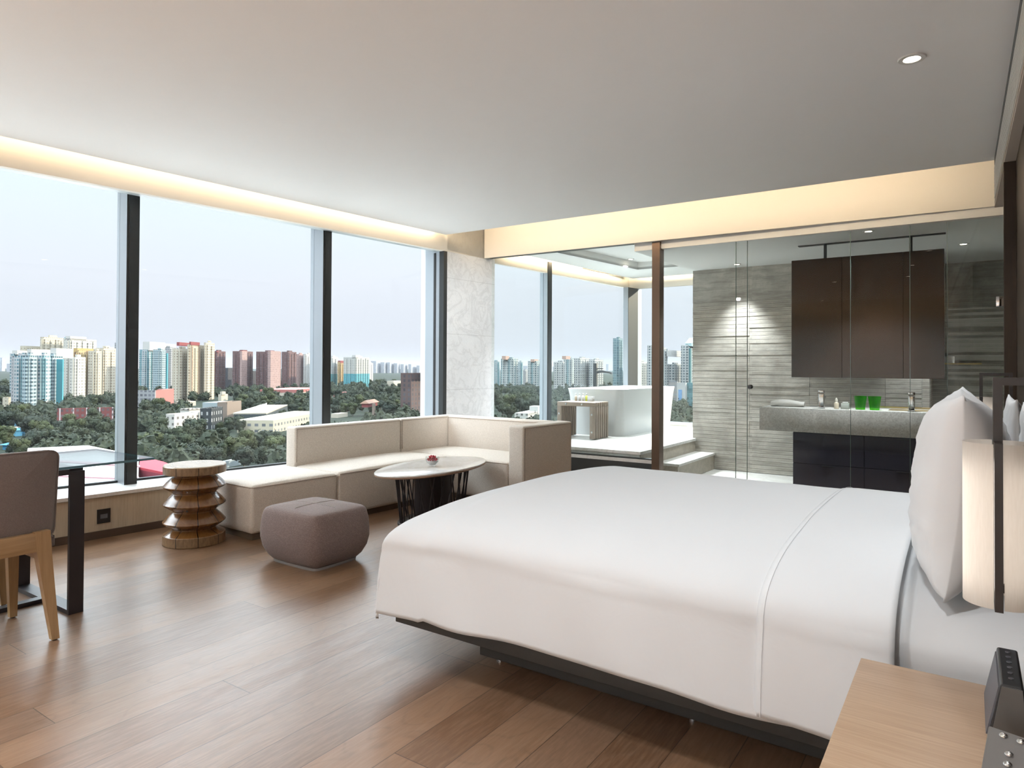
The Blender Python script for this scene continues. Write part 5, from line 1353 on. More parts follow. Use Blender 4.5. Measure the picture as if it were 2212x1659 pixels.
('apartment_tower', 'tiny pale tower on the hazy horizon', 'tower', 'horizon', -3721.7, 8283.2, 15, [('wing', 'haze', -40.0, 0.0, 0.0, 40.0, 0.0, 103.1)]),
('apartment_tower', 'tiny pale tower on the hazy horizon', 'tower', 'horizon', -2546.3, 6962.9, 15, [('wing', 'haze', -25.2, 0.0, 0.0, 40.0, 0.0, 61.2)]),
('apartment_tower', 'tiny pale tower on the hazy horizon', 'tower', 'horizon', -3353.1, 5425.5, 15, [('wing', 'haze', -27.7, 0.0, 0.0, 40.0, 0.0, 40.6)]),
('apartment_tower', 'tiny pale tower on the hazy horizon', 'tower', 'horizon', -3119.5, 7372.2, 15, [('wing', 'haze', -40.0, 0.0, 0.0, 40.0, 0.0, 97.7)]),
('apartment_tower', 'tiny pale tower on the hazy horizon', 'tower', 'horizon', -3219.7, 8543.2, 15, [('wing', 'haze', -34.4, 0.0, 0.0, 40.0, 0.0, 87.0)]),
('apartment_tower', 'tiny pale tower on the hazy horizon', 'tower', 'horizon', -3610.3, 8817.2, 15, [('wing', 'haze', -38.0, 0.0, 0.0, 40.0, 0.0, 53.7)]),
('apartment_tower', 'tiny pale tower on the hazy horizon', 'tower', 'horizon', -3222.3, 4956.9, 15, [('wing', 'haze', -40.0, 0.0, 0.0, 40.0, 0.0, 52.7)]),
]
TREES = [(0,-330.9,122.2,11.7,2),(0,-328.2,140.6,10.3,3),(0,-441.0,176.5,10.6,3),(0,-412.0,155.2,9.8,5),(0,-308.0,136.8,9.3,1),(0,-335.5,138.2,10.8,3),(0,-371.0,139.1,10.7,5),(0,-368.6,156.3,10.5,0),(0,-315.5,123.0,12.0,0),(0,-294.4,131.9,11.2,0),(0,-309.0,129.0,12.1,4),(0,-377.1,166.0,12.6,3),(0,-361.8,146.4,11.9,0),(0,-350.0,146.2,12.2,5),(0,-425.8,165.6,14.5,0),(0,-350.2,158.1,10.7,3),(0,-338.6,153.2,13.4,4),(0,-347.0,132.5,10.3,5),(0,-397.2,175.2,14.5,1),(0,-419.8,154.4,13.1,3),(0,-339.5,132.2,9.8,4),(0,-316.4,130.7,11.5,2),(0,-420.3,192.3,11.2,4),(0,-402.6,165.2,11.2,5),(0,-442.2,192.1,10.7,1),(0,-381.5,144.1,9.1,5),(0,-393.0,145.4,14.5,2),(0,-383.0,152.4,10.2,0),(0,-360.0,167.4,11.7,0),(1,-478.6,160.6,8.8,0),(1,-535.7,187.0,14.7,2),(1,-515.8,182.8,11.6,5),(1,-510.7,177.3,11.3,3),(1,-460.3,154.7,12.9,2),(1,-504.3,173.3,12.3,1),(1,-554.9,198.1,11.1,4),(1,-454.8,161.6,12.2,4),(2,-690.3,295.8,7.9,4),(2,-664.0,304.2,8.6,3),(2,-689.1,302.6,10.5,3),(2,-666.9,313.2,7.8,1),(2,-692.4,311.4,10.3,3),(2,-655.1,289.4,7.9,5),(2,-729.9,321.7,7.3,1),(2,-648.3,301.5,9.1,2),(2,-704.2,304.2,7.4,2),(2,-629.6,290.4,9.2,4),(2,-656.4,281.2,8.3,5),(3,-510.3,260.8,11.2,1),(3,-400.4,215.6,7.2,5),(3,-414.0,228.8,10.9,2),(3,-425.7,224.9,10.8,4),(3,-471.1,266.8,10.0,4),(3,-464.5,248.4,12.5,0),(3,-438.8,224.5,9.1,4),(3,-491.2,260.4,13.9,5),(3,-464.5,263.1,10.2,5),(3,-429.4,233.3,8.6,2),(3,-521.1,269.4,10.5,4),(4,-261.3,135.0,11.6,5),(4,-265.9,149.9,12.3,1),(4,-290.9,168.8,11.9,4),(4,-261.7,143.3,9.8,1),(4,-232.0,135.7,11.0,2),(4,-299.6,158.7,14.4,1),(4,-245.7,143.0,8.8,2),(4,-250.5,136.6,8.7,2),(4,-298.2,174.7,14.7,0),(4,-288.7,161.2,10.9,4),(4,-291.6,153.8,11.8,0),(4,-255.2,145.8,10.8,1),(5,-237.1,143.9,8.5,2),(5,-255.6,174.2,10.0,5),(5,-237.8,150.2,7.7,1),(5,-233.3,171.9,9.2,5),(5,-236.8,156.4,9.7,5),(5,-246.9,176.6,7.5,3),(5,-251.9,164.8,7.4,1),(5,-218.7,147.3,9.5,2),(5,-207.9,150.5,9.5,4),(5,-267.6,179.8,9.3,4),(5,-265.7,160.5,7.8,4),(5,-222.5,162.4,10.0,5),(5,-260.8,176.1,8.2,5),(5,-230.6,141.8,8.9,2),(5,-217.0,159.7,8.4,3),(5,-219.8,155.9,6.3,4),(5,-244.2,155.4,8.4,2),(5,-245.7,162.4,8.5,1),(5,-257.3,187.3,9.6,0),(5,-265.0,170.0,7.4,4),(6,-630.0,415.9,14.0,0),(6,-648.4,448.2,13.0,1),(6,-510.7,400.3,13.0,0),(6,-547.2,371.1,14.1,0),(6,-514.5,366.2,11.2,5),(6,-481.3,385.6,11.4,2),(6,-479.8,353.8,10.6,4),(6,-507.7,346.8,10.2,2),(6,-437.6,343.1,8.9,1),(6,-526.9,353.2,13.0,5),(6,-508.1,386.1,8.7,4),(6,-496.6,348.0,8.6,3),(6,-458.7,339.3,11.4,2),(6,-518.2,355.3,11.3,3),(6,-629.1,452.7,14.7,5),(6,-514.0,340.6,10.3,5),(6,-501.5,376.0,8.2,3),(6,-544.1,426.3,13.3,3),(6,-470.4,342.1,7.9,3),(6,-615.3,413.1,10.5,3),(6,-562.8,436.4,11.8,2),(6,-575.1,458.6,11.0,3),(6,-567.5,388.5,12.3,1),(6,-499.2,392.4,11.6,5),(6,-521.4,378.9,13.2,5),(6,-507.2,379.6,8.5,0),(6,-560.2,397.9,9.5,4),(6,-652.6,512.3,11.8,0),(6,-512.0,381.7,8.6,1),(6,-642.7,437.5,11.7,2),(6,-529.9,410.5,9.3,3),(6,-620.2,469.3,10.2,4),(6,-488.5,336.3,12.3,4),(6,-493.9,386.2,8.6,2),(6,-456.6,331.9,9.0,1),(6,-496.8,333.5,9.4,1),(6,-452.7,346.8,11.1,1),(7,-212.0,156.8,5.9,5),(8,-444.8,433.6,12.8,0),(8,-385.8,351.5,9.9,5),(8,-403.6,417.6,9.8,5),(8,-576.4,552.2,10.7,1),(8,-395.3,351.6,9.5,5),(8,-411.9,413.7,8.1,2),(8,-533.6,493.1,14.4,0),(8,-406.5,353.9,8.8,2),(8,-511.2,456.6,11.8,0),(8,-391.1,398.4,11.3,4),(8,-422.0,394.8,8.5,1),(8,-415.3,363.3,7.8,0),(8,-435.6,434.1,10.8,1),(8,-492.8,453.3,12.3,0),(8,-514.0,541.0,15.7,5),(8,-584.4,573.1,14.5,4),(8,-418.6,378.8,10.9,4),(8,-538.2,554.8,14.7,1),(8,-461.2,428.6,12.1,5),(8,-466.2,485.8,12.2,0),(8,-543.3,518.5,12.6,2),(8,-540.1,482.6,11.1,4),(8,-573.2,580.2,16.0,3),(8,-423.2,439.9,8.4,3),(8,-528.3,471.1,13.4,2),(8,-362.2,365.1,10.2,2),(8,-642.3,554.0,12.5,3),(8,-505.3,530.3,10.2,3),(8,-411.8,396.1,11.2,3),(8,-412.9,369.1,10.3,2),(8,-375.7,383.0,9.2,0),(8,-539.9,511.2,10.4,5),(8,-569.3,497.5,14.9,0),(8,-461.9,449.0,11.6,4),(8,-570.4,516.0,13.1,2),(8,-423.8,417.9,10.5,2),(8,-459.5,476.0,8.9,5),(8,-445.3,413.4,11.1,5),(8,-480.2,417.4,8.7,0),(8,-560.9,555.9,10.7,2),(9,-337.5,474.1,12.5,1),(9,-317.9,489.7,10.7,1),(9,-338.0,486.2,9.7,5),(9,-389.3,540.2,16.3,4),(9,-317.8,477.4,13.8,2),(9,-302.9,430.3,11.8,1),(9,-334.4,492.1,12.8,1),(9,-345.0,497.8,9.8,4),(9,-298.0,470.5,13.5,3),(9,-395.4,587.2,13.2,4),(9,-270.4,392.0,11.2,3),(9,-328.9,514.1,13.6,1),(9,-350.9,544.1,11.8,3),(9,-327.7,475.7,14.2,5),(9,-309.5,478.1,10.9,3),(9,-369.8,543.1,13.2,3),(9,-387.8,584.5,11.7,3),(9,-342.6,508.4,14.5,3),(9,-343.5,526.3,13.8,5),(9,-279.7,404.6,10.6,5),(9,-309.7,455.2,9.3,4),(9,-305.1,463.9,11.1,0),(10,-314.3,536.0,13.0,3),(10,-290.1,518.3,8.7,4),(10,-321.4,558.0,9.4,3),(10,-362.8,658.5,15.0,5),(10,-314.3,556.5,10.4,3),(10,-327.9,586.7,9.0,1),(10,-307.1,539.2,12.2,2),(10,-269.8,465.5,11.6,0),(10,-347.6,631.2,10.7,2),(10,-327.3,573.2,9.1,0),(11,-193.1,518.0,7.2,1),(11,-179.3,503.6,6.4,5),(11,-187.4,537.5,5.7,3),(11,-200.8,557.6,6.1,4),(11,-208.2,564.5,7.9,2),(11,-185.8,527.4,5.4,0),(11,-192.4,531.1,5.9,3),(11,-197.2,550.0,7.5,1),(11,-185.2,506.6,6.7,4),(12,-847.2,527.0,9.4,1),(12,-811.7,549.3,10.0,5),(12,-915.1,638.9,7.8,5),(12,-823.5,516.3,10.0,2),(12,-794.8,545.8,10.2,2),(12,-876.1,568.6,10.8,4),(12,-893.6,555.1,8.5,3),(12,-838.4,563.3,8.0,4),(12,-802.8,515.9,9.0,4),(12,-787.5,544.7,8.0,5),(12,-903.5,565.4,8.1,2),(12,-810.5,524.4,9.2,1),(12,-801.7,555.1,10.3,3),(12,-848.6,559.5,10.4,1),(13,-867.4,746.2,11.7,1),(13,-927.7,908.8,13.8,5),(13,-889.9,811.1,13.5,3),(13,-983.3,1027.0,11.6,2),(13,-933.7,890.2,14.1,5),(13,-1011.1,896.6,13.9,2),(13,-851.1,846.5,9.2,2),(13,-881.4,756.0,13.4,4),(13,-821.2,791.1,12.9,4),(13,-859.9,808.4,11.1,2),(13,-1024.1,897.6,15.0,0),(13,-1017.4,1003.9,11.3,3),(13,-797.9,831.6,11.1,3),(13,-900.1,862.9,11.3,0),(13,-953.1,844.4,11.8,4),(13,-1018.8,1045.0,11.4,5),(13,-891.3,828.5,13.4,3),(13,-779.1,766.9,9.1,2),(13,-1050.3,955.4,13.9,2),(13,-1006.4,1024.6,11.5,0),(13,-870.2,842.1,10.2,2),(13,-998.2,894.1,15.6,1),(13,-944.5,930.6,12.6,1),(13,-855.9,738.5,8.2,4),(14,-984.4,328.0,20.0,1),(14,-934.9,318.2,13.2,5),(14,-756.7,253.2,12.8,0),(14,-877.5,296.2,18.8,2),(14,-904.9,308.3,16.1,3),(14,-683.9,227.1,13.3,3),(15,-341.6,214.3,7.3,3),(15,-361.1,239.3,9.2,2),(15,-359.9,232.0,8.5,0),(15,-308.7,195.8,7.5,0),(15,-349.0,224.5,7.6,0),(15,-334.0,222.6,8.2,4),(16,-312.4,108.8,8.7,2),(16,-366.8,124.1,9.4,5),(16,-297.8,105.8,9.4,5),(17,-547.1,766.2,6.7,1),(17,-533.5,828.5,6.7,5),(17,-437.6,851.7,8.4,1),(17,-466.3,812.9,6.3,1),(17,-545.2,790.0,7.5,5),(17,-438.1,842.2,7.3,5),(17,-555.1,786.9,6.9,4),(17,-529.6,809.6,7.8,4),(17,-507.4,830.1,8.3,3),(17,-544.5,770.1,7.6,5),(17,-470.3,846.9,8.8,5),(17,-451.9,913.7,6.3,2),(17,-466.8,793.1,7.6,4),(17,-441.2,854.1,5.9,3),(17,-510.0,848.4,7.4,2),(17,-538.5,770.3,6.8,2),(17,-463.1,822.1,6.6,1),(17,-428.3,842.2,7.8,5),(17,-501.3,867.9,8.0,3),(17,-556.2,815.3,8.1,2),(17,-426.7,860.8,6.2,2),(18,-427.9,330.6,10.5,2),(18,-436.0,319.9,6.7,3),(18,-458.8,364.9,7.3,2),(18,-488.6,372.8,10.1,0),(18,-492.3,356.5,9.2,5),(18,-491.4,380.9,7.3,4),(18,-460.6,325.0,10.6,1),(18,-386.3,297.9,6.6,4),(18,-499.3,363.5,8.2,1),(18,-418.1,328.7,6.6,5),(18,-379.0,284.5,8.8,4),(18,-448.2,316.7,8.5,2)]
HALL={'white': [[-199.6, 72.3], [-194.0, 84.1], [-162.6, 81.6], [-110.8, 55.5], [-126.1, 44.5]], 'red': [[-161.4, 81.4], [-148.1, 79.6], [-124.3, 73.9], [-119.2, 70.9], [-144.0, 72.3]]}
# ------------------------------------------------------------------ the city outside, ground 36 m below
GROUND = -36.0
HAZE = 0.00018
DIM = 0.35          # pigments of the town, scaled down to offset the bright upper sky
TDIM = 0.31
def dim(c, k=None): return tuple(x * (k or DIM) for x in c)
def facade(name, wall, win, du=3.0, dz=2.9, wf=0.5, hf=0.5, band=None, jitter=0.5, vert=None):
    """painted facade with a grid of windows; the grid follows the building's own axes"""
    wall, win = dim(wall), dim(win)
    if band: band = (band[0], dim(band[1]))
    if vert: vert = (vert[0], vert[1], dim(vert[2]))
    t = NT(name)
    tc = t.n('ShaderNodeTexCoord')
    x, y, z = t.xyz(tc.outputs['Object'])
    nx, ny, nz = t.xyz(tc.outputs['Normal'])
    side = t.math('GREATER_THAN', t.math('ABSOLUTE', nx), 0.7)
    u = t.math('ADD', t.math('MULTIPLY', side, y), t.math('MULTIPLY', t.math('SUBTRACT', 1.0, side), x))
    uu, zz = t.math('DIVIDE', t.math('ADD', u, 100.0), du), t.math('DIVIDE', t.math('ADD', z, 0.6), dz)
    cu, cz = t.math('FLOOR', uu), t.math('FLOOR', zz)
    inw = t.math('MULTIPLY', t.math('LESS_THAN', t.math('ABSOLUTE', t.math('SUBTRACT', t.math('FRACT', uu), 0.5)), wf / 2),
                 t.math('LESS_THAN', t.math('ABSOLUTE', t.math('SUBTRACT', t.math('FRACT', zz), 0.5)), hf / 2))
    inw = t.math('MULTIPLY', inw, t.math('LESS_THAN', t.math('ABSOLUTE', nz), 0.5))
    rnd = t.white(t.vec(cu, cz, side))
    wcol = t.mix(t.math('MULTIPLY', rnd, jitter), win, tuple(min(1, c * 3.2 + 0.05) for c in win))
    col = wall
    if vert:
        stripe = t.math('LESS_THAN', t.math('FRACT', t.math('DIVIDE', t.math('ADD', u, 100.0), vert[0])), vert[1])
        col = t.mix(stripe, col, vert[2])
    if band:
        col = t.mix(t.math('LESS_THAN', z, band[0]), col, band[1])
    c = t.mix(inw, col, wcol)
    return t.bsdf(c, 0.7, 0.0, 0.3)
TEALW = (0.05, 0.13, 0.16)
CM = {
 'wteal': facade('white and teal facade', (0.60, 0.62, 0.62), TEALW, 2.6, 2.9, 0.62, 0.55, vert=(9.0, 0.30, (0.24, 0.44, 0.48))),
 'wteal2': facade('teal bay facade', (0.50, 0.62, 0.645), (0.03, 0.07, 0.09), 2.4, 2.9, 0.7, 0.5),
 'wteal3': facade('pale teal facade', (0.62, 0.64, 0.62), (0.05, 0.10, 0.12), 4.2, 3.8, 0.55, 0.55, vert=(15.0, 0.25, (0.36, 0.50, 0.51))),
 'wteal4': facade('deep teal facade', (0.30, 0.42, 0.44), (0.05, 0.13, 0.16), 4.2, 4.0, 0.7, 0.6),
 'wgrey': facade('pale grey facade', (0.50, 0.51, 0.52), (0.08, 0.09, 0.10), 2.6, 2.9, 0.5, 0.5),
 'cream': facade('cream facade', (0.70, 0.64, 0.50), (0.22, 0.18, 0.13), 3.2, 3.0, 0.35, 0.4),
 'wcream': facade('white cream facade', (0.74, 0.72, 0.64), (0.16, 0.15, 0.14), 3.2, 3.0, 0.35, 0.4),
 'yellow': facade('yellow facade', (0.66, 0.50, 0.26), (0.16, 0.11, 0.07), 3.0, 2.9, 0.4, 0.5, vert=(16, 0.14, (0.34, 0.20, 0.11))),
 'yellow2': facade('yellow balcony facade', (0.64, 0.48, 0.22), (0.30, 0.18, 0.12), 3.0, 3.2, 0.6, 0.5),
 'ivory': facade('ivory facade', (0.72, 0.66, 0.53), (0.24, 0.18, 0.12), 3.0, 2.9, 0.42, 0.45),
 'ivory2': facade('ivory facade with brown stairwells', (0.70, 0.62, 0.47), (0.24, 0.18, 0.12), 3.0, 2.9, 0.42, 0.45, vert=(17, 0.17, (0.38, 0.24, 0.15))),
 'redslab': facade('brick red facade with white pipes', (0.20, 0.045, 0.045), (0.05, 0.04, 0.05), 2.4, 2.9, 0.5, 0.45, vert=(6.2, 0.09, (0.66, 0.66, 0.68))),
 'brick': facade('dark brick facade', (0.19, 0.085, 0.075), (0.05, 0.05, 0.06), 3.0, 2.9, 0.45, 0.5, jitter=0.9),
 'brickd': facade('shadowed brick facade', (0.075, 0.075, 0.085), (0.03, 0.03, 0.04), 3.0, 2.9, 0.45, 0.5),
 'wpink': facade('pale pink facade', (0.52, 0.36, 0.33), (0.20, 0.13, 0.12), 3.0, 2.9, 0.5, 0.5),
 'white_t': facade('white tower facade', (0.68, 0.67, 0.64), (0.20, 0.18, 0.17), 3.0, 2.9, 0.4, 0.4),
 'wwhite': facade('white facade with dark windows', (0.66, 0.66, 0.63), (0.08, 0.10, 0.11), 4.4, 3.9, 0.5, 0.5),
 'wwhite2': facade('white facade with dense windows', (0.66, 0.66, 0.64), (0.06, 0.09, 0.10), 4.6, 4.0, 0.58, 0.55),
 'wtbase': facade('white facade over teal base', (0.66, 0.67, 0.64), (0.07, 0.09, 0.10), 3.0, 2.9, 0.4, 0.45, band=(24, (0.16, 0.42, 0.44))),
 'wtbase2': facade('white facade over bright teal base', (0.66, 0.66, 0.60), (0.08, 0.10, 0.11), 3.4, 3.0, 0.36, 0.42, band=(25, (0.11, 0.45, 0.52))),
 'greywin': facade('grey windowed facade', (0.42, 0.43, 0.44), (0.10, 0.10, 0.12), 3.6, 3.6, 0.6, 0.55),
 'whitewin': facade('white office facade', (0.72, 0.70, 0.64), (0.12, 0.11, 0.10), 3.6, 3.4, 0.42, 0.42),
 'charwin': facade('charcoal facade', (0.045, 0.055, 0.06), (0.45, 0.46, 0.45), 3.2, 4.0, 0.3, 0.5, jitter=0.3),
 'creamwin': facade('cream row facade', (0.70, 0.64, 0.47), (0.10, 0.11, 0.12), 4.2, 3.4, 0.5, 0.45),
 'brownwin': facade('brown hotel facade', (0.15, 0.095, 0.088), (0.035, 0.035, 0.045), 4.0, 3.3, 0.42, 0.62, jitter=0.4),
 'greyband': facade('grey banded facade', (0.36, 0.34, 0.33), (0.14, 0.15, 0.16), 40.0, 4.0, 0.9, 0.3),
 'tealglass': facade('teal curtain wall', (0.10, 0.24, 0.26), (0.05, 0.15, 0.17), 2.2, 2.0, 0.85, 0.8),
 'glassy': facade('pale glass crown', (0.50, 0.58, 0.58), (0.28, 0.42, 0.44), 2.4, 2.4, 0.8, 0.8),
 'haze': facade('haze tinted facade', (0.46, 0.47, 0.50), (0.30, 0.34, 0.39), 5.0, 5.0, 0.5, 0.5),  # distance haze painted into pale walls and windows
}
for k, c in dict(white=(0.74, 0.73, 0.69), teal=(0.12, 0.46, 0.54), teal2=(0.08, 0.22, 0.24), yellowp=(0.66, 0.47, 0.20), redp=(0.36, 0.10, 0.10), pink=(0.62, 0.26, 0.23), pinkp=(0.60, 0.24, 0.22), blue=(0.07, 0.30, 0.52),
                 creamroof=(0.68, 0.62, 0.50), brownw=(0.34, 0.27, 0.22), charp=(0.09, 0.11, 0.115), paleblue=(0.46, 0.54, 0.56), redroof=(0.56, 0.20, 0.18), brownp=(0.22, 0.13, 0.115), tileroof=(0.34, 0.20, 0.14),
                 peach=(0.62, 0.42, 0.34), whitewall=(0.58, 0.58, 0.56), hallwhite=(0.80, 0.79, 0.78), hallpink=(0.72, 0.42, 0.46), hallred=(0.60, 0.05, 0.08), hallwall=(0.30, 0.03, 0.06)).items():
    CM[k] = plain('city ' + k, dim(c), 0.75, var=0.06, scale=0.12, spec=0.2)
for (nm, lab, cat, grp, X, Y, al, parts) in BUILDINGS:
    t = thing(nm, lab, cat, (X, Y, GROUND), math.radians(al), grp and {'estate': 'towers of the white and teal estate', 'brick': 'brick towers', 'bath': 'towers seen through the bathroom', 'far row': 'far row of towers',
              'horizon': 'tiny towers on the horizon', 'sheds': 'low sheds', 'low houses': 'low houses among the trees'}.get(grp, grp))
    for (pn, m, x0, x1, y0, y1, z0, z1) in parts:
        if pn == 'crown':
            cxm, cym = (x0 + x1) / 2, (y0 + y1) / 2
            mb = MB().add([(x0, y0, z0), (x1, y0, z0), (x1, y1, z0), (x0, y1, z0), (x0, y0, z0 + (z1 - z0) * 0.35), (x1, y0, z0 + (z1 - z0) * 0.35), (x1, y1, z0 + (z1 - z0) * 0.6), (x0, y1, z0 + (z1 - z0) * 0.6),
                           (cxm - 3, cym, z1), (cxm + 2, cym + 1, z1), (cxm + 2, cym + 6, z1), (cxm - 3, cym + 6, z1)],
                          [(0, 1, 5, 4), (1, 2, 6, 5), (2, 3, 7, 6), (3, 0, 4, 7), (4, 5, 9, 8), (5, 6, 10, 9), (6, 7, 11, 10), (7, 4, 8, 11), (8, 9, 10, 11)])
        elif pn == 'roof' or (cat == 'shed' and m == 'blue'):
            rise = (z1 - z0) * (0.3 if pn != 'roof' else 1)
            zz = z0 if pn == 'roof' else z1
            e = 1.0
            mb = MB() if pn == 'roof' else MB().box(x0, x1, y0, y1, z0, z1)
            mb.add([(x0 - e, y0 - e, zz), (x1 + e, y0 - e, zz), (x1 + e, y1 + e, zz), (x0 - e, y1 + e, zz), ((x0 + x1) / 2, y0 + 1, zz + max(rise, 0.8)), ((x0 + x1) / 2, y1 - 1, zz + max(rise, 0.8))],
                   [(0, 1, 4), (1, 2, 5, 4), (2, 3, 5), (3, 0, 4, 5), (0, 3, 2, 1)])
        else:
            mb = MB().box(x0, x1, y0, y1, z0, z1)
            if pn == 'wing' and z1 > 8:
                pw = 0.4
                mb.box(x0, x1, y0, y0 + pw, z1, z1 + 1.1).box(x0, x1, y1 - pw, y1, z1, z1 + 1.1).box(x0, x0 + pw, y0, y1, z1, z1 + 1.1).box(x1 - pw, x1, y0, y1, z1, z1 + 1.1)
        if pn == 'wing' and cat == 'tower' and z1 > 25 and m != 'haze':
            n_ = max(1, int((y1 - y0) / 8.0)); w_ = (y1 - y0) / n_
            for k in range(n_):
                mb.box(x1, x1 + 1.1, y0 + w_ * (k + 0.14), y0 + w_ * (k + 0.58), 0, z1 - 1.2 - 1.5 * (k % 2))
            n_ = max(1, int((x1 - x0) / 7.0)); w_ = (x1 - x0) / n_
            for k in range(n_):
                mb.box(x0 + w_ * (k + 0.30), x0 + w_ * (k + 0.78), y0 - 1.1, y0, 0, z1 - 1.2 - 1.5 * (k % 2))
            mb.box(x0 * 0.6 + x1 * 0.4, x0 * 0.2 + x1 * 0.8, y0 * 0.7 + y1 * 0.3, y0 * 0.35 + y1 * 0.65, z1, z1 + 3.4)
        mb.build(pn, CM[m], t, local=True)
    if nm == 'department_store':
        p0 = parts[1]
        s_ = MB().box(p0[2] + 1.5, p0[3] - 3.0, p0[4] - 0.4, p0[4] - 0.05, p0[7] - 15, p0[7] - 5).build('banner', plain('blue shop banner', (0.05, 0.12, 0.22), 0.5, var=0.5, scale=0.5), t, local=True)
        MB().box(p0[2] + 1.0, p0[3] - 2.0, p0[4] - 0.5, p0[4] - 0.05, p0[7] - 22, p0[7] - 20).build('red_sign', plain('red shop sign', (0.45, 0.06, 0.05), 0.5), t, local=True)
    if lab.startswith('long dark hall'):
        p0 = parts[1]
        for k in range(7):
            yy = p0[4] + 4 + k * 5.2
            mb = MB().tube([(p0[3] - 6, yy, p0[7]), (p0[3] - 6, yy, p0[7] + 3.2)], 0.18, 6).tube([(p0[3] - 6, yy, p0[7] + 3.2), (p0[3] - 6, yy + 2.4, p0[7] + 4.2), (p0[3] - 6, yy + 2.2, p0[7] + 0.6)], 0.22, 6)
            mb.build('rooftop_aerial', CM['white'], t, local=True)

hl = thing('sports_hall', 'large low hall with a white flat roof and a red end beyond the desk', 'hall', (-150, 70, GROUND))
zt = -20.0
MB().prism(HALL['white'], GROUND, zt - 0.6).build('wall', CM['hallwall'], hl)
MB().prism(HALL['white'], zt - 0.6, zt).build('white_roof', CM['hallwhite'], hl)
R_ = HALL['red']
MB().prism(R_, GROUND, zt - 0.5).build('red_wall', CM['hallwall'], hl)  # shade on the red wall put into a darker red
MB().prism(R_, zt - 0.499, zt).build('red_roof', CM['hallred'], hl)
a_, b_ = Vector(HALL['white'][0]), Vector(HALL['white'][2])
for k, (f, w_) in enumerate(((0.32, 3.0), (0.62, 3.6))):
    q = [Vector(HALL['white'][i]) for i in (0, 2, 3, 4)]
    p0, p1 = q[0].lerp(q[3], f), q[1].lerp(q[2], f)
    d = (q[3] - q[0]).normalized() * w_
    MB().prism([p0, p1, p1 + d, p0 + d], zt, zt + 0.25).build('pink_band', CM['hallpink'], hl)

# summer haze lying over the town
hz = NT('summer haze')
vs_ = hz.n('ShaderNodeVolumeScatter')
vs_.inputs['Color'].default_value = (0.064, 0.071, 0.082, 1)
vs_.inputs['Density'].default_value = HAZE
vs_.inputs['Anisotropy'].default_value = 0.2
hz.t.links.new(vs_.outputs[0], hz.out.inputs['Volume'])
mb = MB().prism([(-20, -900), (-20, 40), (-40, 60), (200, 900), (200, 8800), (-8800, 8800), (-8800, -900)], GROUND - 0.8, 90.0)
tag(mb.build('summer_haze', hz.m), 'thin pale haze lying over the whole town outside', 'haze', kind='stuff')

# ground: a dark green town floor reaching to the horizon
def ground_mat():
    t = NT('leafy town ground')
    v = t.coord()
    f = t.noise(v, 0.02, 5, 0.6)
    g = t.noise(v, 0.15, 4, 0.65)
    c = t.mix(t.mrange(g, 0.35, 0.65), (0.005, 0.009, 0.006), (0.012, 0.018, 0.010))
    c = t.mix(t.mrange(f, 0.56, 0.68), c, (0.022, 0.023, 0.022))
    return t.bsdf(c, 0.95, 0.0, 0.1)
mb = MB().prism([(-9000, -1500), (-9000, 9000), (3000, 9000), (3000, -1500)], GROUND - 1.0, GROUND)
struct('ground', mb, ground_mat())

# unseen added podium throwing sky light up to the ceiling
pd_ = thing('reflector_slab', 'unseen added podium roof far below the bedroom windows', 'roof', (-30, 10, GROUND))
MB().prism([(-7.2, -25), (-7.2, 0), (-5.2, 9.9), (-5.2, 14), (-58, 40), (-62, -25)], GROUND, -12.0).build('reflector', plain('podium concrete', (0.44, 0.44, 0.43), 0.9, var=0.1), pd_)

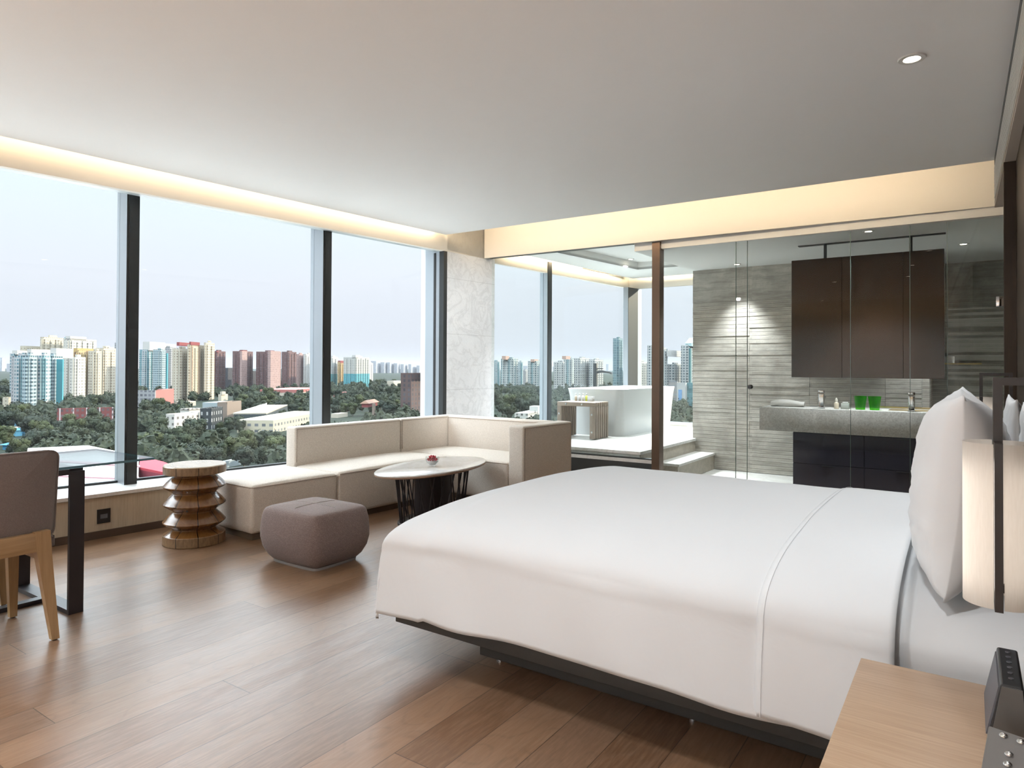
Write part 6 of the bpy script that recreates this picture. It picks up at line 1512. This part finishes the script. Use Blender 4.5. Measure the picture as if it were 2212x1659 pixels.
# trees
def leaf_mat(i):
    t = NT('tree leaves %d' % i)
    v = t.coord()
    oi = t.n('ShaderNodeObjectInfo')
    g = t.noise(v, 2.2, 3, 0.7)
    a = [(0.040, 0.058, 0.036), (0.048, 0.068, 0.036), (0.036, 0.054, 0.040), (0.052, 0.070, 0.036), (0.044, 0.060, 0.034), (0.085, 0.108, 0.045)][i]
    c = t.mix(t.mrange(g, 0.3, 0.7), tuple(x * 0.6 * TDIM for x in a), tuple(x * 1.5 * TDIM for x in a))
    c = t.mix(t.math('MULTIPLY', oi.outputs['Random'], 0.35), c, (0.018, 0.022, 0.011))
    return t.bsdf(c, 0.8, 0.0, 0.15)
bark = plain('tree bark', (0.07, 0.05, 0.035), 0.9)
protos = []
for i in range(6):
    rg = random.Random(100 + i)
    mb = MB()
    blobs = [(Vector((0, 0, 0.56)), 0.32)]
    for k in range(9):
        a = rg.uniform(0, 2 * PI); rr = rg.uniform(0.12, 0.27); z = rg.uniform(0.22, 0.86)
        blobs.append((Vector((rr * math.cos(a), rr * math.sin(a), z)), rg.uniform(0.12, 0.20) * (1.2 - 0.6 * abs(z - 0.5))))
    for c, r in blobs:
        n = int(1500 * r * r / 0.09 * 0.16) + 40
        for k in range(n):
            d = Vector((rg.gauss(0, 1), rg.gauss(0, 1), rg.gauss(0, 1))).normalized()
            p = c + d * r * rg.uniform(0.80, 1.04)
            s_ = rg.uniform(0.024, 0.046)
            nrm = (d + Vector((rg.gauss(0, .5), rg.gauss(0, .5), rg.gauss(0, .5)))).normalized()
            a_ = nrm.orthogonal().normalized() * s_; b_ = nrm.cross(a_)
            mb.add([p - a_ * 0.9, p - b_ * 0.7, p + a_ * 0.9, p + b_ * 0.7], [(0, 1, 2, 3)])
        vs, fs = [], []
        for a in range(6):
            for b in range(9):
                th, ph = PI * a / 5, 2 * PI * b / 9
                vs.append(tuple(c + 0.82 * r * Vector((math.sin(th) * math.cos(ph), math.sin(th) * math.sin(ph), math.cos(th)))))
        for a in range(5):
            for b in range(9):
                fs.append((a * 9 + b, (a + 1) * 9 + b, (a + 1) * 9 + (b + 1) % 9, a * 9 + (b + 1) % 9))
        mb.add(vs, fs)
    t = thing('tree', 'tree', 'tree', (0, 0, 0))
    mb.build('crown', leaf_mat(i), t, local=True)
    MB().tube([(0, 0, 0), (0.01, 0, 0.25), (0.0, 0.01, 0.5)], [0.03, 0.022, 0.012], 7).build('trunk', bark, t, local=True)
    protos.append(t)
STANDS = ['dark leafy tree in the big stand in front of the long brick red slab', 'leafy tree at the left edge below the white and teal estate', 'small tree peeping over the roof of the brick red slab',
          'tree below the pink gabled building right of the first window post', 'olive green tree close above the red hall roof and wooden stool', 'dark tree in the dense stand just left of the sofa back',
          'tree in the wood behind the long cream apartment row', 'light green bush by the window sill above the chaise', 'tree in the wooded stretch left of the brown hotel',
          'tree in the dark wood beyond the bathroom glass left of its post', 'tree behind the teak bench and bathtub', 'tree by the street at the foot of the teal shop building', 'distant tree at the foot of the brick towers',
          'distant tree at the foot of the teal based towers', 'tree on the far left edge below the skyline', 'tree between the charcoal office and the dark hall', 'tree behind the grey chair back at the left edge',
          'tree in the line along the foot of the bathroom view towers', 'tree in the gap between the dark hall and the second window post']
used = set()
for (key, x, y, hgt, var) in TREES:
    if var in used:
        o = dup(protos[var], (x, y, GROUND), (x * 7.3) % 6.28, STANDS[key], None)
    else:
        o = protos[var]; used.add(var)
        o.location = (x, y, GROUND); o.rotation_euler = (0, 0, (x * 7.3) % 6.28); o['label'] = STANDS[key]
    o['group'] = 'trees: ' + STANDS[key]
    k_ = 0.9 + 0.35 * ((x * 13.7) % 1.0)
    o.scale = (hgt * k_, hgt * k_, hgt)

# the rest of the wooded town, more trees than anyone could count
rg = random.Random(77)
blob = []
for k in range(3):
    vs, fs = [], []
    nu, nv = 7, 10
    for a in range(nu + 1):
        for b in range(nv):
            th, ph = PI * a / nu, 2 * PI * b / nv
            d = Vector((math.sin(th) * math.cos(ph), math.sin(th) * math.sin(ph), math.cos(th)))
            r = 0.36 * (1 + 0.55 * noise.noise(d * 2.3 + Vector((k * 9, 0, 0))) + 0.3 * noise.noise(d * 5.5 + Vector((0, k * 7, 0))))
            vs.append((d.x * r * 1.15, d.y * r * 1.15, 0.52 + d.z * r * 1.3))
    for a in range(nu):
        for b in range(nv):
            fs.append((a * nv + b, (a + 1) * nv + b, (a + 1) * nv + (b + 1) % nv, a * nv + (b + 1) % nv))
    for j in range(150):
        d = Vector((rg.gauss(0, 1), rg.gauss(0, 1), rg.gauss(0, 1))).normalized()
        r = 0.36 * (1 + 0.55 * noise.noise(d * 2.3 + Vector((k * 9, 0, 0))) + 0.3 * noise.noise(d * 5.5 + Vector((0, k * 7, 0)))) * rg.uniform(0.98, 1.12)
        c = Vector((d.x * r * 1.15, d.y * r * 1.15, 0.52 + d.z * r * 1.3))
        nr = (d + Vector((rg.gauss(0, .6), rg.gauss(0, .6), rg.gauss(0, .6)))).normalized()
        a_ = nr.orthogonal().normalized() * rg.uniform(0.05, 0.09); b_ = nr.cross(a_)
        n0 = len(vs)
        vs += [tuple(c - a_), tuple(c - b_), tuple(c + a_), tuple(c + b_)]
        fs.append((n0, n0 + 1, n0 + 2, n0 + 3))
    blob.append((vs, fs))
foot = []
for (nm, lab, cat, grp, X, Y, al, parts) in BUILDINGS:
    a = math.radians(al)
    for (pn, m, x0, x1, y0, y1, z0, z1) in parts:
        foot.append((X, Y, math.cos(a), math.sin(a), x0 - 7, x1 + 7, y0 - 7, y1 + 7, z1))
wd = MB()
count = 0
for k in range(9000):
    th = math.radians(rg.uniform(17, 74)); r = math.exp(rg.uniform(math.log(225), math.log(1500)))
    x, y = -r * math.sin(th), r * math.cos(th)
    h = rg.uniform(6.5, 11.5)
    bad = noise.noise(Vector((x * 0.012, y * 0.012, 3.0))) < -0.18
    for (X, Y, ca, sa, x0, x1, y0, y1, z1) in foot:
        if bad: break
        dx, dy = x - X, y - Y
        lx, ly = dx * ca + dy * sa, -dx * sa + dy * ca
        if x0 < lx < x1 and y0 < ly < y1: bad = True
        if z1 < 13:
            cxx, cyy = X + (x0 + x1) / 2 * ca - (y0 + y1) / 2 * sa, Y + (x0 + x1) / 2 * sa + (y0 + y1) / 2 * ca
            rb_ = math.hypot(cxx, cyy); w_ = math.hypot(x1 - x0, y1 - y0) / 2
            if r < rb_ and r > rb_ - 110 and abs(math.atan2(-x, y) - math.atan2(-cxx, cyy)) * rb_ < w_: bad = True
    if bad: continue
    if any((x - t[1]) ** 2 + (y - t[2]) ** 2 < (0.44 * (t[3] + h)) ** 2 for t in TREES): continue
    vs, fs = blob[k % 3]
    a = rg.uniform(0, 6.28); ca, sa = math.cos(a) * h, math.sin(a) * h
    wd.add([(x + p[0] * ca - p[1] * sa, y + p[0] * sa + p[1] * ca, GROUND + p[2] * h) for p in vs], fs)
    count += 1
    if count > 1900: break
tag(wd.build('woodland', leaf_mat(0)), 'dark green woodland filling the town between the towers and houses', 'woodland', kind='stuff')
